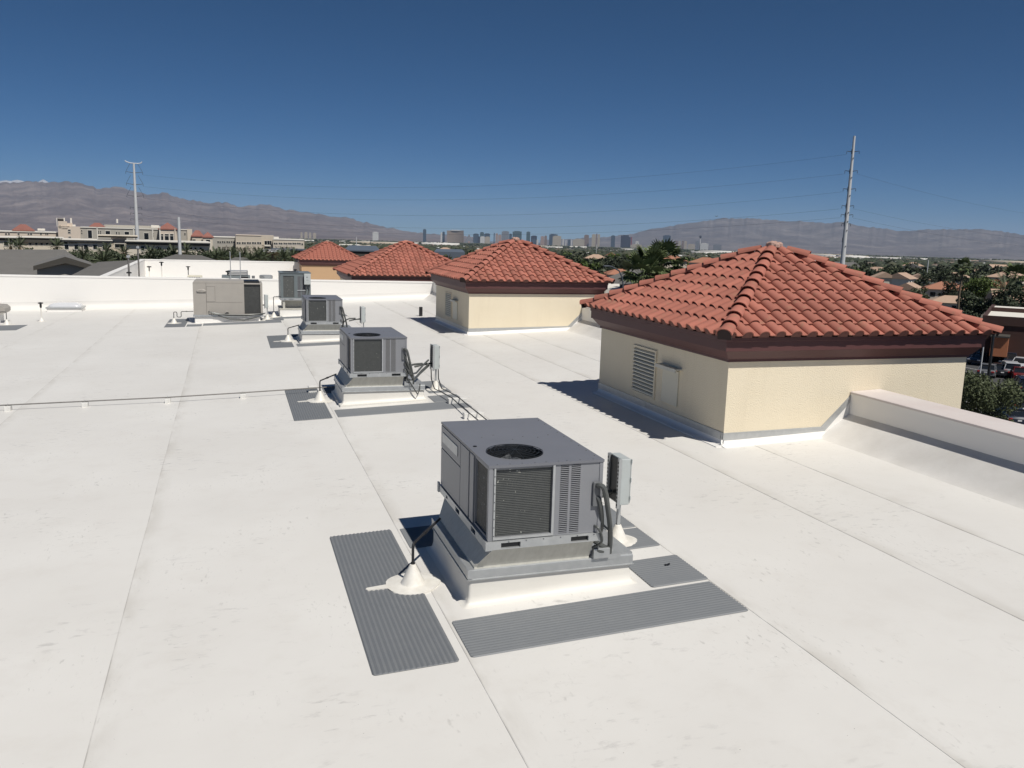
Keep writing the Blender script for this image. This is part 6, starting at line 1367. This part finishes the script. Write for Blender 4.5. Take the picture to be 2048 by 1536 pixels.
def car(px, py, yaw, col, kind, label, zg=-10.47):
    d = ray(px, py); k = (zg-CAM.z)/d.z; P = CAM+d*k; t = thing('parked_car', label, 'car', (P.x, P.y, zg), yaw, 'cars in the car park')
    L_, W2 = (4.6, .90) if kind == 'sedan' else (4.7, .95)
    if kind == 'sedan': low = [(-2.3, .35), (-2.3, .80), (-2.15, .95), (-1.3, .98), (1.0, .93), (2.0, .78), (2.28, .62), (2.3, .35)]; cab = [(-1.75, .96), (-1.05, 1.40), (.15, 1.42), (1.15, .93)]
    else: low = [(-2.3, .40), (-2.32, .95), (-2.28, 1.10), (1.05, 1.08), (2.1, .98), (2.3, .75), (2.3, .40)]; cab = [(-2.28, 1.10), (-2.05, 1.68), (.2, 1.72), (1.15, 1.08)]
    def lay(poly, w0, w1, z0, z1, g=1.0):
        rings = []
        for y, q in ((-1, .93), (-.9, 1), (.9, 1), (1, .93)):
            rings.append([Vector(((x*(1 if abs(y) < 1 else .985)), y*(w0+(w1-w0)*((z-z0)/(z1-z0) if z1 > z0 else 0))*g, z0+(z-z0)*(1 if abs(y) < 1 else .985))) for x, z in poly])
        return MB().loft(rings)
    lay(low, W2, W2*.97, .35, 1.1).build('body', M['carpaint'][col], t, smooth=True, angle=35)
    zc0 = min(z for _, z in cab); zc1 = max(z for _, z in cab)
    lay(cab, W2*.93, W2*.74, zc0, zc1).build('window_glass', M['glass'], t, smooth=True, angle=35)
    rf = [(x, z) for x, z in cab if z > zc1-.06]; xa, xb = min(p_[0] for p_ in rf), max(p_[0] for p_ in rf)
    r = MB(); r.bbox(xa-.08, xb+.05, -W2*.74, W2*.74, zc1-.03, zc1+.035, .03)
    for s_ in (-1, 1):
        for (x0, z0), (x1, z1) in ((cab[0], cab[1]), (cab[-1], cab[-2])): r.tube([(x0, s_*W2*.92, z0), (x1, s_*W2*.75, z1)], .045, 6)
        r.tube([(-.45, s_*W2*.94, zc0), (-.45, s_*W2*.755, zc1-.02)], .04, 6)
    r.build('roof', M['carpaint'][col], t, smooth=True)
    for x in (-1.42, 1.40):
        for s_ in (-1, 1):
            wv = MB(); wv.loft([[Vector((x+.33*math.cos(a), s_*(W2-.18+b), .33+.33*math.sin(a))) for a in [2*math.pi*k_/18 for k_ in range(18)]] for b in (0, .19)]); wo_ = wv.build('wheel', M['tyre'], t)
            wv = MB(); wv.loft([[Vector((x+.21*math.cos(a), s_*(W2-.18+b), .33+.21*math.sin(a))) for a in [2*math.pi*k_/12 for k_ in range(12)]] for b in (.1905, .20)]); wv.build('rim', M['rim'], wo_)
    zz = .66 if kind == 'sedan' else .80
    for s_ in (-1, 1):
        MB().bbox(2.16, 2.305, s_*.62-.20, s_*.62+.20, zz-.02, zz+.10, .02).build('headlight', M['lamp'], t)
        MB().bbox(-2.34, -2.2, s_*.70-.15, s_*.70+.15, zz+.02, zz+.20, .02).build('tail_light', M['tail'], t)
        MB().bbox(.72, .86, s_*(W2+.09)-.09, s_*(W2+.09)+.09, zc0-.02, zc0+.10, .02).build('mirror', M['carpaint'][col], t)
    MB().box(2.296, 2.31, -.45, .45, .48, .60).build('grille', M['black'], t)
    MB().box(-2.335, -2.318, -.16, .16, .62, .74).build('number_plate', M['plate'], t)
    MB().bbox(2.2, 2.36, -.8, .8, .36, .47, .03).build('bumper', M['carpaint'][col], t)
    return t
for a in ((1992, 726, R(215), 'white', 'sedan', 'white sedan beside the lamp post, under the orange panel'), (1962, 728, R(200), 'dark_blue', 'sedan', 'dark blue car left of the white sedan'), (2040, 739, R(215), 'silver', 'sedan', 'silver sedan at the right edge of the car park'), (2016, 733, R(215), 'dark_blue', 'suv', 'dark car between the white and the silver sedans'),
          (1976, 752, R(35), 'grey', 'sedan', 'grey car with red tail lamps left of the lamp post'), (2017, 752, R(50), 'silver', 'suv', 'silver estate car seen from behind, right of the lamp post'), (2036, 758, R(50), 'red', 'sedan', 'red car at the right edge behind the tree'), (1997, 751, R(50), 'black', 'sedan', 'black car just behind the lamp post'),
          (2026, 822, R(62), 'black', 'suv', 'black car with a pale plate close to the dense dark tree'), (2046, 786, R(50), 'dark_blue', 'suv', 'dark blue car above the black one at the right edge'), (2015, 846, R(62), 'dark_blue', 'sedan', 'dark car lowest in the car park, mostly hidden by the roof edge wall')):
    car(*a)
for k, (px, D) in enumerate(((533, 350), (537.5, 350), (548, 348), (553, 348), (561, 346), (569, 344))):
    p = at(px, 505, D); col = ('white', 'white', 'white', 'silver', 'white', 'white')[k]
    t = thing('parked_car', 'pale car under the plaza canopy, %s' % ('first from the left', 'second from the left', 'third from the left', 'fourth from the left', 'fifth from the left', 'rightmost')[k], 'car', (p.x, p.y, at(px, 502.5, D).z-.7), -az(px), 'pale cars under the plaza canopy')
    MB().extr([(-2.2, .3), (2.2, .3), (2.2, .8), (1.2, .95), (.5, 1.4), (-1.2, 1.4), (-1.9, .95), (-2.2, .9)], -.9, .9).build('body', M['carpaint'][col], t); MB().extr([(.95, .95), (.42, 1.33), (-1.1, 1.33), (-1.6, .95)], -.91, .91).build('window_glass', M['glass'], t)
    for x in (-1.35, 1.35): MB().lathe([(.32, -.92), (.32, .92)], n=10).build('wheel', M['tyre'], t, loc=(x, 0, .32)).rotation_euler = (R(90), 0, 0)
p = at(1989, 656, 72); t = thing('street_lamp', 'black twin headed car park lamp by the corner of the nearest tower', 'street lamp', (p.x, p.y, -10.5)); h = p.z+10.5
MB().tube([(0, 0, 0), (0, 0, h)], [.13, .09], 8).build('post', M['black'], t); MB().lathe([(.3, 0), (.3, .7), (0, .72)], n=12).build('base', M['pole'], t)
for s_ in (-1, 1): MB().bbox(min(s_*.10, s_*.75), max(s_*.10, s_*.75), -.18, .18, h-.10, h+.08, .03).build('lamp_head', M['black'], t)
p = at(1966, 700, 90); t = thing('street_lamp', 'thin pole left of the orange panel', 'street lamp', (p.x, p.y, -10.5)); MB().tube([(0, 0, 0), (0, 0, at(1966, 680, 90).z+10.5)], .07, 6).build('post', M['pole'], t)
p = at(1247, 552, 58); t = thing('street_lamp', 'thin curved arm street lamp between the second tower and the fan palms', 'street lamp', (p.x, p.y, -10.5)); h = p.z+10.5
MB().tube([(0, 0, 0), (0, 0, h-.6), (-.1, 0, h-.1), (-.35, 0, h+.35), (-.9, 0, h+.62), (-1.2, 0, h+.66)], .05, 6).build('post', M['pole_dark'], t); MB().bbox(-1.5, -1.15, -.1, .1, h+.6, h+.7, .02).build('lamp_head', M['pole_dark'], t)
p = at(1947, 603, 225); q = at(2060, 606, 225); c = (p+q)/2; t = thing('pipe_fence', 'low pale pipe fence with a small sign above the brown building', 'fence', (c.x, c.y, terr(225)), math.atan2(q.y-p.y, q.x-p.x)); hw = (q-p).length/2; h = 1.6
MB().tube([(-hw, 0, h), (hw, 0, h-.1)], .06, 6).build('rail', M['pole'], t)
for k in range(5): MB().tube([(-hw+2*hw*k/4, 0, 0), (-hw+2*hw*k/4, 0, h+(.6 if k == 0 else 0))], .07, 6).build('post', M['pole'], t)
MB().box(-hw+.6, -hw+1.1, -.06, -.02, h-.1, h+.5).build('sign', M['plate'], t)
tag(MB().tube([(-.3, 0, .1), (0, 0, 0), (.3, .05, .12)], .04, 5).build('bird', M['black'], None, loc=at(1433, 433, 160)), 'tiny dark bird in the sky above the right mountain', 'bird')

# ------------------------------------------------------------------ desert haze: one closed box of even, thin air round everything
hm = bpy.data.materials.new('desert_haze'); hm.use_nodes = True; N = hm.node_tree.nodes; N.clear()
pv = N.new('ShaderNodeVolumePrincipled'); pv.inputs['Color'].default_value = (0.56, 0.73, 1.0, 1); pv.inputs['Density'].default_value = HAZE; pv.inputs['Anisotropy'].default_value = 0.0
ho = N.new('ShaderNodeOutputMaterial'); hm.node_tree.links.new(pv.outputs[0], ho.inputs['Volume'])
o = MB().box(-46000, 46000, -46000, 46000, -262, 1320).build('haze', hm); o['kind'] = 'stuff'
